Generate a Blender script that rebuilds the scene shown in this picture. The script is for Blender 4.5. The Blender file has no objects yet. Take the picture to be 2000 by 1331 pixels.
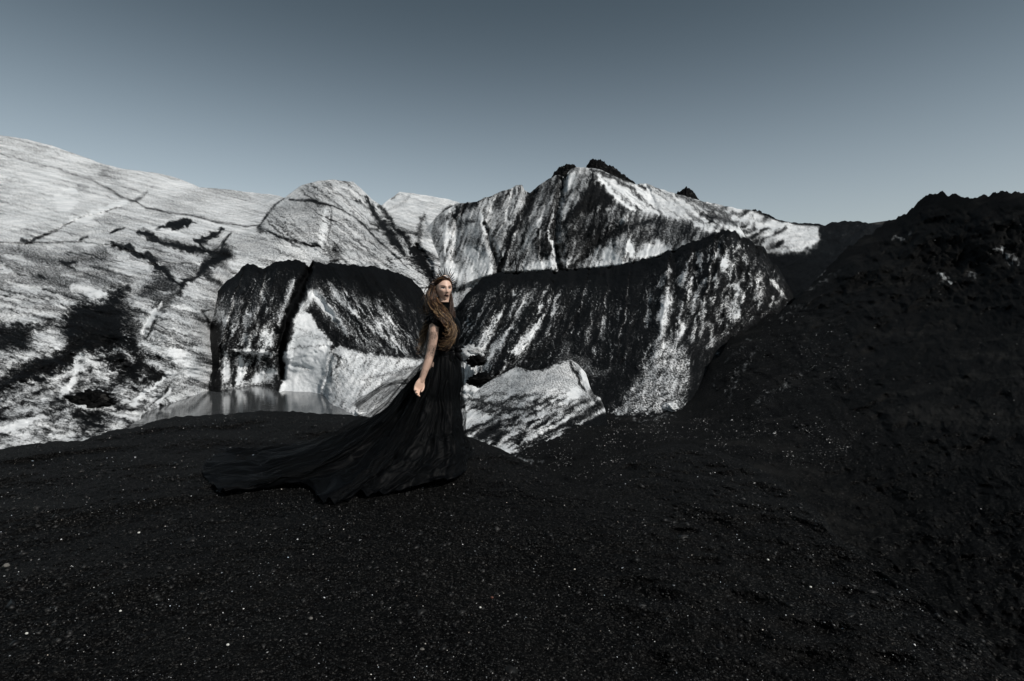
import bpy, math, numpy as np
from mathutils import Vector, Matrix

# ------------------------------------------------------------------ camera, sky, sun, exposure
F = 1111.0          # focal length in photo pixels (photo 2000 px wide)
HOR = 620.0         # photo row of the horizon
CZ = 1.36           # camera height above the sand where the woman stands
scene = bpy.context.scene
cam_data = bpy.data.cameras.new("camera")
cam_data.sensor_width = 36.0
cam_data.lens = 36.0 * F / 2000.0
cam_data.shift_y = -(665.5 - HOR) / 2000.0
cam_data.clip_start = 0.05
cam_data.clip_end = 6000.0
cam = bpy.data.objects.new("camera", cam_data)
scene.collection.objects.link(cam)
cam.location = (0, 0, CZ)
cam.rotation_euler = (math.radians(90), 0, 0)
scene.camera = cam

SUN = Vector((0.56, -0.45, 0.69)).normalized()      # direction towards the sun
elev = math.asin(SUN.z)
azim = math.atan2(SUN.x, SUN.y)                      # clockwise from +Y
world = bpy.data.worlds.new("World"); scene.world = world; world.use_nodes = True
wn = world.node_tree; wn.nodes.clear()
w_out = wn.nodes.new("ShaderNodeOutputWorld"); w_bg = wn.nodes.new("ShaderNodeBackground")
w_sky = wn.nodes.new("ShaderNodeTexSky"); w_sky.sky_type = 'NISHITA'; w_sky.sun_disc = False
w_sky.sun_elevation = elev; w_sky.sun_rotation = azim
w_sky.altitude = 300; w_sky.air_density = 1.0; w_sky.dust_density = 0.6; w_sky.ozone_density = 1.0
w_hs = wn.nodes.new("ShaderNodeHueSaturation"); w_hs.inputs["Saturation"].default_value = 0.45
w_hs.inputs["Value"].default_value = 1.0
# pale horizon deepening steeply with height, the same all round
w_tc = wn.nodes.new("ShaderNodeTexCoord"); w_sep = wn.nodes.new("ShaderNodeSeparateXYZ"); wn.links.new(w_tc.outputs["Generated"], w_sep.inputs[0])
w_mr = wn.nodes.new("ShaderNodeMapRange"); w_mr.interpolation_type = 'SMOOTHSTEP'; wn.links.new(w_sep.outputs["Z"], w_mr.inputs[0])
w_mr.inputs[1].default_value = 0.10; w_mr.inputs[2].default_value = 0.54; w_mr.inputs[3].default_value = 1.66; w_mr.inputs[4].default_value = 0.60
w_mul = wn.nodes.new("ShaderNodeMix"); w_mul.data_type = 'RGBA'; w_mul.blend_type = 'MULTIPLY'; w_mul.inputs[0].default_value = 1.0; w_mul.clamp_result = False
w_tint = wn.nodes.new('ShaderNodeMix'); w_tint.data_type = 'RGBA'; w_tint.blend_type = 'MULTIPLY'; w_tint.inputs[0].default_value = 1.0; w_tint.clamp_result = False; w_tint.inputs[7].default_value = (1.06, 1.105, 1.08, 1)
wn.links.new(w_sky.outputs[0], w_hs.inputs["Color"]); wn.links.new(w_hs.outputs[0], w_mul.inputs[6]); wn.links.new(w_mr.outputs[0], w_mul.inputs[7])
w_mr2 = wn.nodes.new("ShaderNodeMapRange"); wn.links.new(w_sep.outputs["Z"], w_mr2.inputs[0]); w_mr2.inputs[1].default_value = 0.15; w_mr2.inputs[2].default_value = 0.5
w_tc2 = wn.nodes.new("ShaderNodeMix"); w_tc2.data_type = 'RGBA'; w_tc2.inputs[6].default_value = (1.10, 1.14, 1.09, 1); w_tc2.inputs[7].default_value = (0.98, 1.22, 1.26, 1)
wn.links.new(w_mr2.outputs[0], w_tc2.inputs[0]); wn.links.new(w_tc2.outputs[2], w_tint.inputs[7])
wn.links.new(w_mul.outputs[2], w_tint.inputs[6]); wn.links.new(w_tint.outputs[2], w_bg.inputs[0])
w_bg.inputs[1].default_value = 0.05
wn.links.new(w_bg.outputs[0], w_out.inputs[0])
sd = bpy.data.lights.new("sun", 'SUN'); sd.energy = 3.6; sd.angle = math.radians(0.5); sd.color = (1.0, 0.965, 0.92)
so = bpy.data.objects.new("sun", sd); scene.collection.objects.link(so)
so.rotation_euler = SUN.to_track_quat('Z', 'Y').to_euler(); so.location = (20, -20, 40)
vs = scene.view_settings
vs.view_transform = 'Standard'; vs.look = 'None'; vs.exposure = 0.0; vs.gamma = 1.0; vs.use_curve_mapping = False
scene.cycles.max_bounces = 6; scene.cycles.transparent_max_bounces = 24

# ------------------------------------------------------------------ helpers
rng = np.random.default_rng(7)

def P(u, v, d):
    """photo pixel + distance along the view axis -> world point(s)"""
    u = np.asarray(u, float); v = np.asarray(v, float); d = np.asarray(d, float)
    return np.stack(np.broadcast_arrays((u - 1000.0) / F * d, d, CZ - (v - HOR) / F * d), -1)

def _hash(ix, iy, seed):
    h = (ix.astype(np.int64) * 374761393 + iy.astype(np.int64) * 668265263 + seed * 1442695041) & 0xFFFFFFFF
    h = ((h ^ (h >> 13)) * 1274126177) & 0xFFFFFFFF
    h = (h ^ (h >> 16)) & 0xFFFFFFFF
    return h * (2 * math.pi / 4294967296.0)

def pn(x, y, seed=0):
    x = np.asarray(x, float); y = np.asarray(y, float)
    ix = np.floor(x); iy = np.floor(y); fx = x - ix; fy = y - iy
    ux = fx * fx * fx * (fx * (fx * 6 - 15) + 10); uy = fy * fy * fy * (fy * (fy * 6 - 15) + 10)
    def g(dx, dy):
        a = _hash(ix + dx, iy + dy, seed)
        return np.cos(a) * (fx - dx) + np.sin(a) * (fy - dy)
    n0 = g(0, 0) * (1 - ux) + g(1, 0) * ux
    n1 = g(0, 1) * (1 - ux) + g(1, 1) * ux
    return (n0 * (1 - uy) + n1 * uy) * 1.5

def fbm(x, y, o=4, seed=0, gain=0.55):
    s = 0; a = 1.0; t = 0
    for k in range(o):
        s = s + a * pn(x * 2 ** k + 17.3 * k, y * 2 ** k - 9.1 * k, seed + k); t += a; a *= gain
    return s / t * 1.4

def ridged(x, y, o=4, seed=0, gain=0.55):
    s = 0; a = 1.0; t = 0
    for k in range(o):
        s = s + a * (1 - np.abs(pn(x * 2 ** k + 3.3 * k, y * 2 ** k, seed + k)) * 2); t += a; a *= gain
    return s / t

def sstep(a, b, x):
    t = np.clip((x - a) / (b - a), 0, 1); return t * t * (3 - 2 * t)

def rot(U, V, ang, lu, lv):
    """coordinates along / across a streak direction (ang in degrees, image sense)"""
    c = math.cos(math.radians(ang)); s = math.sin(math.radians(ang))
    return (U * c + V * s) / lu, (-U * s + V * c) / lv

def dpoly(U, V, pts):
    """distance to a polyline, parameter along it 0..1 and side"""
    pts = np.asarray(pts, float); seg = np.hypot(*(pts[1:] - pts[:-1]).T); cum = np.concatenate([[0], np.cumsum(seg)])
    best = np.full(U.shape, 1e9); par = np.zeros(U.shape); side = np.zeros(U.shape)
    for i in range(len(pts) - 1):
        ax, ay = pts[i]; bx, by = pts[i + 1]; dx, dy = bx - ax, by - ay; L2 = dx * dx + dy * dy + 1e-9
        t = np.clip(((U - ax) * dx + (V - ay) * dy) / L2, 0, 1)
        d = np.hypot(U - ax - t * dx, V - ay - t * dy); m = d < best
        best = np.where(m, d, best); par = np.where(m, (cum[i] + t * seg[i]) / cum[-1], par)
        side = np.where(m, np.sign(dx * (V - ay) - dy * (U - ax)), side)
    return best, par, side

def stroke(U, V, pts, w, taper=True):
    d, t, s = dpoly(U, V, pts)
    ww = np.interp(t, np.linspace(0, 1, len(w)), w) if hasattr(w, '__len__') else w
    if taper and not hasattr(w, '__len__'): ww = w * (0.45 + 0.55 * np.sin(np.clip(t, 0.02, .98) * math.pi))
    return np.exp(-(d / ww) ** 2)

def tent(U, V, pts, w, right=0.55):
    """sharp-edged ridge, steeper on its right flank"""
    d, t, s = dpoly(U, V, pts); ww = np.where(s > 0, w, w * right)
    return np.clip(1 - d / ww, 0, 1) * (0.6 + 0.4 * np.sin(np.clip(t, 0.05, .95) * math.pi))

F_FAULT = [([(1085, 545), (1060, 620), (1010, 690), (960, 745)], 24, 60), ([(1010, 540), (975, 620), (940, 690), (935, 745)], 20, 45), ([(1150, 530), (1130, 610), (1095, 665)], 18, 40), ([(1230, 520), (1222, 600), (1205, 690)], 18, 40), ([(1310, 490), (1303, 580), (1292, 690)], 26, 50),
           ([(1352, 478), (1346, 560), (1330, 650)], 16, 30), ([(1398, 458), (1386, 540), (1360, 640)], 20, 38), ([(1442, 460), (1436, 540), (1408, 630)], 20, 38), ([(1492, 494), (1486, 560), (1458, 625)], 16, 30), ([(1190, 525), (1180, 600), (1160, 700)], 12, 22), ([(1045, 535), (1015, 600), (985, 650)], 12, 22)]
E_FAULT = [([(474, 522), (452, 600), (430, 680), (432, 765)], 22, 38), ([(522, 520), (502, 600), (480, 690)], 16, 30), ([(645, 516), (690, 600), (755, 695)], 16, 30), ([(700, 520), (745, 590), (792, 690)], 15, 30), ([(765, 530), (802, 600), (828, 690)], 14, 26), ([(500, 600), (486, 660), (492, 750)], 10, 20), ([(668, 560), (712, 630), (740, 690)], 9, 16)]
C_FAULT = [([(908, 398), (886, 440), (878, 530)], 16, 42), ([(966, 384), (950, 430), (956, 490), (965, 530)], 20, 45), ([(1037, 378), (1012, 430), (988, 525)], 20, 42), ([(1108, 338), (1094, 390), (1084, 450), (1096, 530)], 22, 50), ([(1140, 400), (1120, 450), (1110, 525)], 12, 26), ([(1225, 415), (1228, 460), (1215, 515)], 16, 36), ([(1270, 430), (1272, 470), (1262, 505)], 12, 26), ([(1000, 370), (985, 430), (970, 470)], 10, 20), ([(1060, 400), (1050, 460), (1058, 525)], 10, 22)]
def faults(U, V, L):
    """broken steps in the ice: raised left of the line, dropping off sharply to its right; also the lighter strip painted on its sunlit face"""
    x, y = warp(U, V, 6, 30, 1.0, 8, 500); h = 0; lit_strip = 0; n = fbm(U / 14, V / 18, 3, 506)
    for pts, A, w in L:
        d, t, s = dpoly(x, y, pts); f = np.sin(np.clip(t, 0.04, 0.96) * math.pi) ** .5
        h = h + A * f * np.exp(-d / w) * (s > 0); lit_strip = np.maximum(lit_strip, f * np.exp(-(d / 4.5) ** 2) * (s < 0.5) * np.clip(n + .45, 0, 1))
    return h, lit_strip

def rag(m, n, k=0.9):
    """frays the half-covered rim of a mask"""
    return np.clip(m + k * n * 4 * m * (1 - m), 0, 1)

def poly(U, V, pts, feather):
    """soft polygon mask"""
    p = np.asarray(pts, float); n = len(p); ins = np.zeros(U.shape, bool)
    for i in range(n):
        x0, y0 = p[i]; x1, y1 = p[(i + 1) % n]
        c = ((y0 > V) != (y1 > V)) & (U < (x1 - x0) * (V - y0) / ((y1 - y0) if y1 != y0 else 1e-9) + x0)
        ins ^= c
    d = dpoly(U, V, np.vstack([p, p[:1]]))[0]
    return sstep(-feather, feather, np.where(ins, d, -d))

def tps(U, V, ctrl):
    """thin-plate interpolation of log distance through control points (u, v, d)"""
    c = np.asarray(ctrl, float); xy = c[:, :2] / 100.0; n = len(c)
    def k(r2): return 0.5 * r2 * np.log(r2 + 1e-12)
    A = np.zeros((n + 3, n + 3)); r2 = ((xy[:, None] - xy[None]) ** 2).sum(-1)
    A[:n, :n] = k(r2) + np.eye(n) * 0.05; A[:n, n] = 1; A[:n, n + 1:] = xy; A[n, :n] = 1; A[n + 1:, :n] = xy.T
    sol = np.linalg.solve(A, np.concatenate([np.log(c[:, 2]), [0, 0, 0]]))
    X = U / 100.0; Y = V / 100.0
    out = sol[n] + sol[n + 1] * X + sol[n + 2] * Y
    for i in range(n): out = out + sol[i] * k((X - xy[i, 0]) ** 2 + (Y - xy[i, 1]) ** 2)
    return np.exp(out)

def mesh_obj(name, verts, faces, mat, parent=None, attrs=None, smooth=True, origin=None, props=None, cols=None):
    verts = np.asarray(verts, float)
    if origin is not None: verts = verts - np.asarray(origin, float)
    me = bpy.data.meshes.new(name)
    if isinstance(faces, np.ndarray):
        nf, k = faces.shape
        me.vertices.add(len(verts)); me.vertices.foreach_set("co", verts.astype(np.float32).ravel())
        me.loops.add(nf * k); me.loops.foreach_set("vertex_index", faces.astype(np.int32).ravel())
        me.polygons.add(nf); me.polygons.foreach_set("loop_start", np.arange(0, nf * k, k, dtype=np.int32))
        me.update(calc_edges=True); me.validate()
    else:
        me.from_pydata([tuple(v) for v in verts], [], [tuple(f) for f in faces]); me.update()
    if smooth: me.polygons.foreach_set("use_smooth", np.ones(len(me.polygons), bool))
    for k, a in (attrs or {}).items():
        at = me.attributes.new(k, 'FLOAT', 'POINT'); at.data.foreach_set("value", np.asarray(a, np.float32).ravel())
    for k, a in (cols or {}).items():
        at = me.attributes.new(k, 'FLOAT_COLOR', 'POINT')
        a = np.asarray(a, np.float32); a = np.concatenate([a, np.ones((len(a), 1), np.float32)], 1) if a.shape[1] == 3 else a
        at.data.foreach_set("color", a.ravel())
    if mat: me.materials.append(mat)
    o = bpy.data.objects.new(name, me); scene.collection.objects.link(o)
    if parent is not None: o.parent = parent
    elif origin is not None: o.location = origin
    for k, v in (props or {}).items(): o[k] = v
    return o

def node_mat(name):
    m = bpy.data.materials.new(name); m.use_nodes = True; nt = m.node_tree
    return m, nt, nt.nodes["Principled BSDF"]

def nadd(nt, kind, **kw):
    n = nt.nodes.new(kind)
    for k, v in kw.items():
        if k in n.inputs: n.inputs[k].default_value = v
        else: setattr(n, k, v)
    return n

def mathn(nt, op, a, b=None, c=None):
    n = nt.nodes.new("ShaderNodeMath"); n.operation = op
    for i, x in enumerate((a, b, c)):
        if x is None: continue
        if isinstance(x, (int, float)): n.inputs[i].default_value = x
        else: nt.links.new(x, n.inputs[i])
    return n.outputs[0]

def mixc(nt, f, a, b):
    n = nt.nodes.new("ShaderNodeMix"); n.data_type = 'RGBA'
    for s, x in ((n.inputs[0], f), (n.inputs[6], a), (n.inputs[7], b)):
        if isinstance(x, (int, float)): s.default_value = x
        elif isinstance(x, tuple): s.default_value = (*x, 1)
        else: nt.links.new(x, s)
    return n.outputs[2]

def ramp(nt, x, lo, hi):
    n = nt.nodes.new("ShaderNodeMapRange"); n.interpolation_type = 'SMOOTHSTEP'
    nt.links.new(x, n.inputs[0]); n.inputs[1].default_value = lo; n.inputs[2].default_value = hi
    return n.outputs[0]

# ------------------------------------------------------------------ materials of the terrain
ASH = (0.0024, 0.0026, 0.0029)
def ice_material(name, fine, bump=0.5, dist=0.1):
    """glacier ice dusted with black volcanic ash; the mesh stores ash cover plus some painted light and shade"""
    m, nt, b = node_mat(name)
    at = nadd(nt, "ShaderNodeAttribute", attribute_name="ash")
    tc = nt.nodes.new("ShaderNodeTexCoord")
    n1 = nadd(nt, "ShaderNodeTexNoise", Scale=fine, Detail=5.0, Roughness=0.65); nt.links.new(tc.outputs["Object"], n1.inputs["Vector"])
    n2 = nadd(nt, "ShaderNodeTexNoise", Scale=fine * 0.05, Detail=5.0, Roughness=0.6); nt.links.new(tc.outputs["Object"], n2.inputs["Vector"])
    j = mathn(nt, 'MULTIPLY_ADD', n1.outputs[0], 1.15, -0.575)
    a = mathn(nt, 'ADD', at.outputs["Fac"], j)
    fac = ramp(nt, a, 0.0, 1.06)
    fac = mathn(nt, 'SUBTRACT', 1.0, mathn(nt, 'POWER', mathn(nt, 'SUBTRACT', 1.0, fac), 2.3))
    clean = mixc(nt, ramp(nt, n2.outputs[0], 0.35, 0.7), (0.60, 0.62, 0.635), (0.80, 0.81, 0.815))
    ashc = mixc(nt, ramp(nt, n1.outputs[0], 0.35, 0.75), tuple(c * 0.45 for c in ASH), tuple(c * 2.2 for c in ASH))
    dirty = mixc(nt, fac, clean, ashc)
    nt.links.new(dirty, b.inputs["Base Color"])
    rr = mathn(nt, 'MULTIPLY_ADD', n1.outputs[0], 0.5, 0.38); nt.links.new(rr, b.inputs["Roughness"])
    b.inputs["Specular IOR Level"].default_value = 0.06
    bp = nadd(nt, "ShaderNodeBump", Strength=bump, Distance=dist); nt.links.new(n1.outputs[0], bp.inputs["Height"])
    nt.links.new(bp.outputs[0], b.inputs["Normal"])
    return m

M_far = ice_material("far_glacier_ice", 6.5, 0.6, 0.12)
M_mid = ice_material("glacier_ice", 9.0, 0.6, 0.09)
M_near = ice_material("near_glacier_ice", 20.0, 0.6, 0.04)

def ash_material(name, scale, big, spec=0.08, base=1.0, grit=1.0):
    """black volcanic sand: dark grains with scattered paler ones"""
    m, nt, b = node_mat(name)
    tc = nt.nodes.new("ShaderNodeTexCoord")
    vo = nadd(nt, "ShaderNodeTexVoronoi", Scale=scale); nt.links.new(tc.outputs["Object"], vo.inputs["Vector"])
    vb = nadd(nt, "ShaderNodeTexVoronoi", Scale=scale * 0.6); nt.links.new(tc.outputs["Object"], vb.inputs["Vector"])
    nz = nadd(nt, "ShaderNodeTexNoise", Scale=big, Detail=6.0, Roughness=0.6); nt.links.new(tc.outputs["Object"], nz.inputs["Vector"])
    sp = nt.nodes.new("ShaderNodeSeparateColor"); nt.links.new(vo.outputs["Color"], sp.inputs[0])
    sq = nt.nodes.new("ShaderNodeSeparateColor"); nt.links.new(vb.outputs["Color"], sq.inputs[0])
    g = mathn(nt, 'POWER', sp.outputs[0], 5.0)
    g2 = mathn(nt, 'POWER', sq.outputs[0], 14.0)
    dark = mixc(nt, ramp(nt, nz.outputs[0], 0.40, 0.70), (0.0009 * base, 0.0010 * base, 0.0012 * base), (0.0032 * base, 0.0032 * base, 0.0032 * base))
    c = mixc(nt, mathn(nt, 'MULTIPLY', g, 0.8), dark, (0.014 * grit, 0.014 * grit, 0.0138 * grit))
    c = mixc(nt, mathn(nt, 'MULTIPLY', g2, 0.8), c, (0.07 * grit, 0.068 * grit, 0.064 * grit))
    nt.links.new(c, b.inputs["Base Color"])
    b.inputs["Roughness"].default_value = 0.62; b.inputs["Specular IOR Level"].default_value = spec
    h = mathn(nt, 'MULTIPLY_ADD', vo.outputs["Distance"], -0.5, mathn(nt, 'MULTIPLY', vb.outputs["Distance"], -0.6))
    bp = nadd(nt, "ShaderNodeBump", Strength=0.9, Distance=1.0 / scale); nt.links.new(h, bp.inputs["Height"])
    nt.links.new(bp.outputs[0], b.inputs["Normal"])
    return m

M_sand = ash_material("black_volcanic_sand", 230.0, 1.3, 0.04, 0.6, 0.75)
M_hill = ash_material("black_ash_slope", 95.0, 0.9, 0.02, 0.7, 0.6)
M_rock = ash_material("black_rock", 3.0, 0.4, 0.04, 1.0, 0.5)

# ------------------------------------------------------------------ terrain sheets
def interp_line(u, pts):
    p = np.asarray(pts, float); return np.interp(u, p[:, 0], p[:, 1])

def sheet(name, top, bottom, step, depth, relief, ash, mat, back=14, back_d=0.035, back_z=0.02, rough=0.0, props=None, rseed=0, wob=0.0):
    """A slope seen from the photo's side, with its far side falling away behind the crest.
    depth: metres; relief: swell towards the viewer in photo pixels."""
    u0, u1 = top[0][0], top[-1][0]
    us = np.arange(u0, u1 + step, step); nu = len(us)
    t = interp_line(us, top) + rough * (fbm(us / 14.0, us * 0 + 3.7, 4, 300 + rseed) + 0.9 * fbm(us / 60.0, us * 0 + 1.7, 3, 340 + rseed)); bt = interp_line(us, bottom)
    nv = int(max(bt - t) / step) + 2
    s = np.linspace(0, 1, nv)
    U = np.repeat(us[None], nv, 0); V = t[None] + s[:, None] * (bt - t)[None]
    if wob: U = U + wob * fbm(V / 26, U / 120, 4, 320 + rseed) * s[:, None] ** .5
    D0 = depth(U, V); H = relief(U, V); D = D0 * (1 - H / F)
    A = np.clip(ash(U, V), -0.3, 1.3)
    pts = P(U, V, D)
    # back side of the crest
    k = np.arange(back, 0, -1)[:, None]
    Db = D[0][None] * (1 + back_d * k)
    Pb = np.stack([pts[0][None, :, 0] * np.ones_like(k) * (1 + back_d * k * 0.5), Db, pts[0][None, :, 2] - back_z * D[0][None] * (k * 0.35 + 0.12 * k ** 2 * 0.5)], -1)
    allp = np.concatenate([Pb, pts], 0); Aall = np.concatenate([np.repeat(A[:1], back, 0), A], 0)
    n0, n1 = allp.shape[:2]
    idx = np.arange(n0 * n1).reshape(n0, n1)
    f = np.stack([idx[:-1, :-1], idx[1:, :-1], idx[1:, 1:], idx[:-1, 1:]], -1).reshape(-1, 4)
    o = mesh_obj(name, allp.reshape(-1, 3), f, mat, attrs={"ash": Aall}, props=props or {"kind": "structure"})
    return o

def veins(U, V, ang, lu, lv, seed, lo=0.86, hi=0.98):
    """thin broken cracks that follow the flow of the ice"""
    x, y = warp(U, V, 5, 40, 0.8, 7, seed)
    a, b = rot(x, y, ang, lu, lv)
    return sstep(lo, hi, ridged(a, b, 1, seed)) * sstep(-0.15, 0.35, fbm(U / 38, V / 26, 3, seed + 5))

def warp(U, V, a1=7, s1=34, a2=3, s2=9, seed=50):
    return (U + a1 * fbm(U / s1, V / s1, 3, seed) + a2 * fbm(U / s2, V / s2, 2, seed + 9),
            V + a1 * fbm(U / s1, V / s1, 3, seed + 20) + a2 * fbm(U / s2, V / s2, 2, seed + 29))

# ---- the broad glacier slope on the left with its two domes
A_top = [(-120, 250), (0, 264), (50, 272), (100, 284), (150, 302), (200, 320), (245, 331), (300, 337), (330, 343), (345, 348), (370, 357), (390, 366), (440, 370), (490, 376), (540, 381),
         (556, 387), (575, 372), (590, 362), (620, 354), (650, 351), (690, 356), (705, 368), (725, 388), (735, 395), (745, 402), (760, 389), (768, 385), (780, 375), (800, 377),
         (840, 383), (880, 390), (900, 397), (960, 420), (990, 440)]
A_bot = [(-120, 905), (0, 905), (200, 870), (240, 850), (400, 795), (420, 785), (450, 650), (700, 640), (840, 660), (990, 620)]
A_ctrl = [(-120, 250, 205), (-120, 480, 76), (-120, 870, 21), (0, 870, 23), (0, 780, 28), (0, 690, 34), (0, 600, 43), (0, 500, 60), (0, 470, 74), (0, 400, 110), (0, 330, 150), (0, 264, 200),
          (120, 480, 72), (200, 860, 25), (240, 838, 27.3), (300, 802, 33), (350, 783, 36.8), (400, 768, 41), (200, 780, 32), (200, 690, 38), (200, 600, 46), (200, 500, 66), (200, 450, 84), (200, 400, 118), (200, 320, 205),
          (400, 700, 42.5), (400, 600, 48), (400, 500, 72), (400, 430, 105), (380, 362, 195), (540, 480, 84), (540, 440, 96), (500, 378, 185),
          (640, 352, 135), (620, 450, 96), (600, 500, 86), (720, 388, 140), (700, 450, 108), (760, 480, 98), (745, 402, 150), (830, 530, 92), (830, 640, 82), (450, 640, 62), (640, 640, 74),
          (800, 378, 155), (860, 460, 118), (900, 500, 106), (960, 430, 130), (950, 570, 92), (990, 620, 85)]
def A_relief(U, V):
    u, v = warp(U, V, 5, 30, 2, 9, 70)
    low = sstep(440, 560, V)
    h = 16 * low * fbm(U / 95, V / 60, 4, 71) + 7 * fbm(*rot(U, V, 14, 90, 22), 4, 75) * (0.5 + low)
    h += 3.6 * fbm(*rot(U, V, 16, 30, 7), 4, 78) + 1.3 * fbm(U / 6, V / 5, 2, 79)
    h += 9 * low * ridged(*rot(u, v, 24, 130, 46), 3, 87) + 5 * ridged(*rot(u, v, 14, 170, 34), 2, 89) * (1 - low)
    # the dome: swells towards the viewer, terraces on its flank
    h += 34 * np.exp(-(((u - 640) / 85) ** 2 + ((v - 430) / 75) ** 2))
    h += 8 * ridged(*rot(u, v, 38, 140, 15), 3, 81) * poly(U, V, [(520, 440), (580, 360), (700, 350), (850, 540), (820, 580), (600, 510)], 15)
    # step with overhanging lip in the slope, the ledge lines and the crevasses
    for pts, w, a in [([(50, 475), (100, 452), (140, 432), (180, 420), (235, 402)], 9, 9), ([(0, 476), (70, 474), (160, 472), (215, 478), (260, 492), (300, 515)], 10, 8)]:
        d, t, s = dpoly(u, v, pts); h += a * np.exp(-(d / w) ** 2) * np.where(s < 0, 1, -0.6)
    for pts, w, a in [([(0, 300), (110, 330), (205, 365), (258, 393), (330, 415), (430, 435), (505, 442)], 4, 6), ([(258, 393), (292, 373)], 4, 5), ([(505, 445), (525, 415), (556, 390)], 6, 16),
                      ([(505, 447), (540, 462), (590, 478), (625, 483)], 5, 9), ([(560, 390), (620, 396), (655, 402), (700, 430), (740, 470), (790, 520)], 5, 8), ([(640, 405), (636, 440), (632, 478)], 6, 2.5),
                      ([(725, 390), (745, 430), (775, 470), (800, 500)], 8, 16), ([(740, 402), (765, 440), (800, 480), (832, 530)], 9, 20), ([(812, 480), (835, 515), (845, 545)], 11, 40),
                      ([(830, 430), (826, 470)], 7, 14), ([(448, 500), (400, 520), (385, 540), (350, 580)], 9, 14), ([(270, 450), (360, 485), (445, 500)], 7, 9), ([(350, 580), (300, 610), (280, 660)], 7, 8)]:
        h -= a * stroke(u, v, pts, w)
    h -= 3.0 * veins(U, V, 16, 190, 26, 115)
    # lumpy broken ice near the pool
    low2 = poly(U, V, [(-100, 700), (200, 660), (330, 740), (330, 810), (200, 880), (-100, 900)], 25)
    h += low2 * (13 * ridged(U / 70, V / 36, 3, 85) + 3 * fbm(U / 16, V / 11, 3, 86))
    d, t, s = dpoly(u, v, [(-20, 775), (25, 735), (60, 708), (130, 692), (180, 664), (230, 680)]); h += 30 * np.exp(-(d / 20) ** 2) * np.where(s < 0, -0.6, 0.8)
    return h
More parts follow.
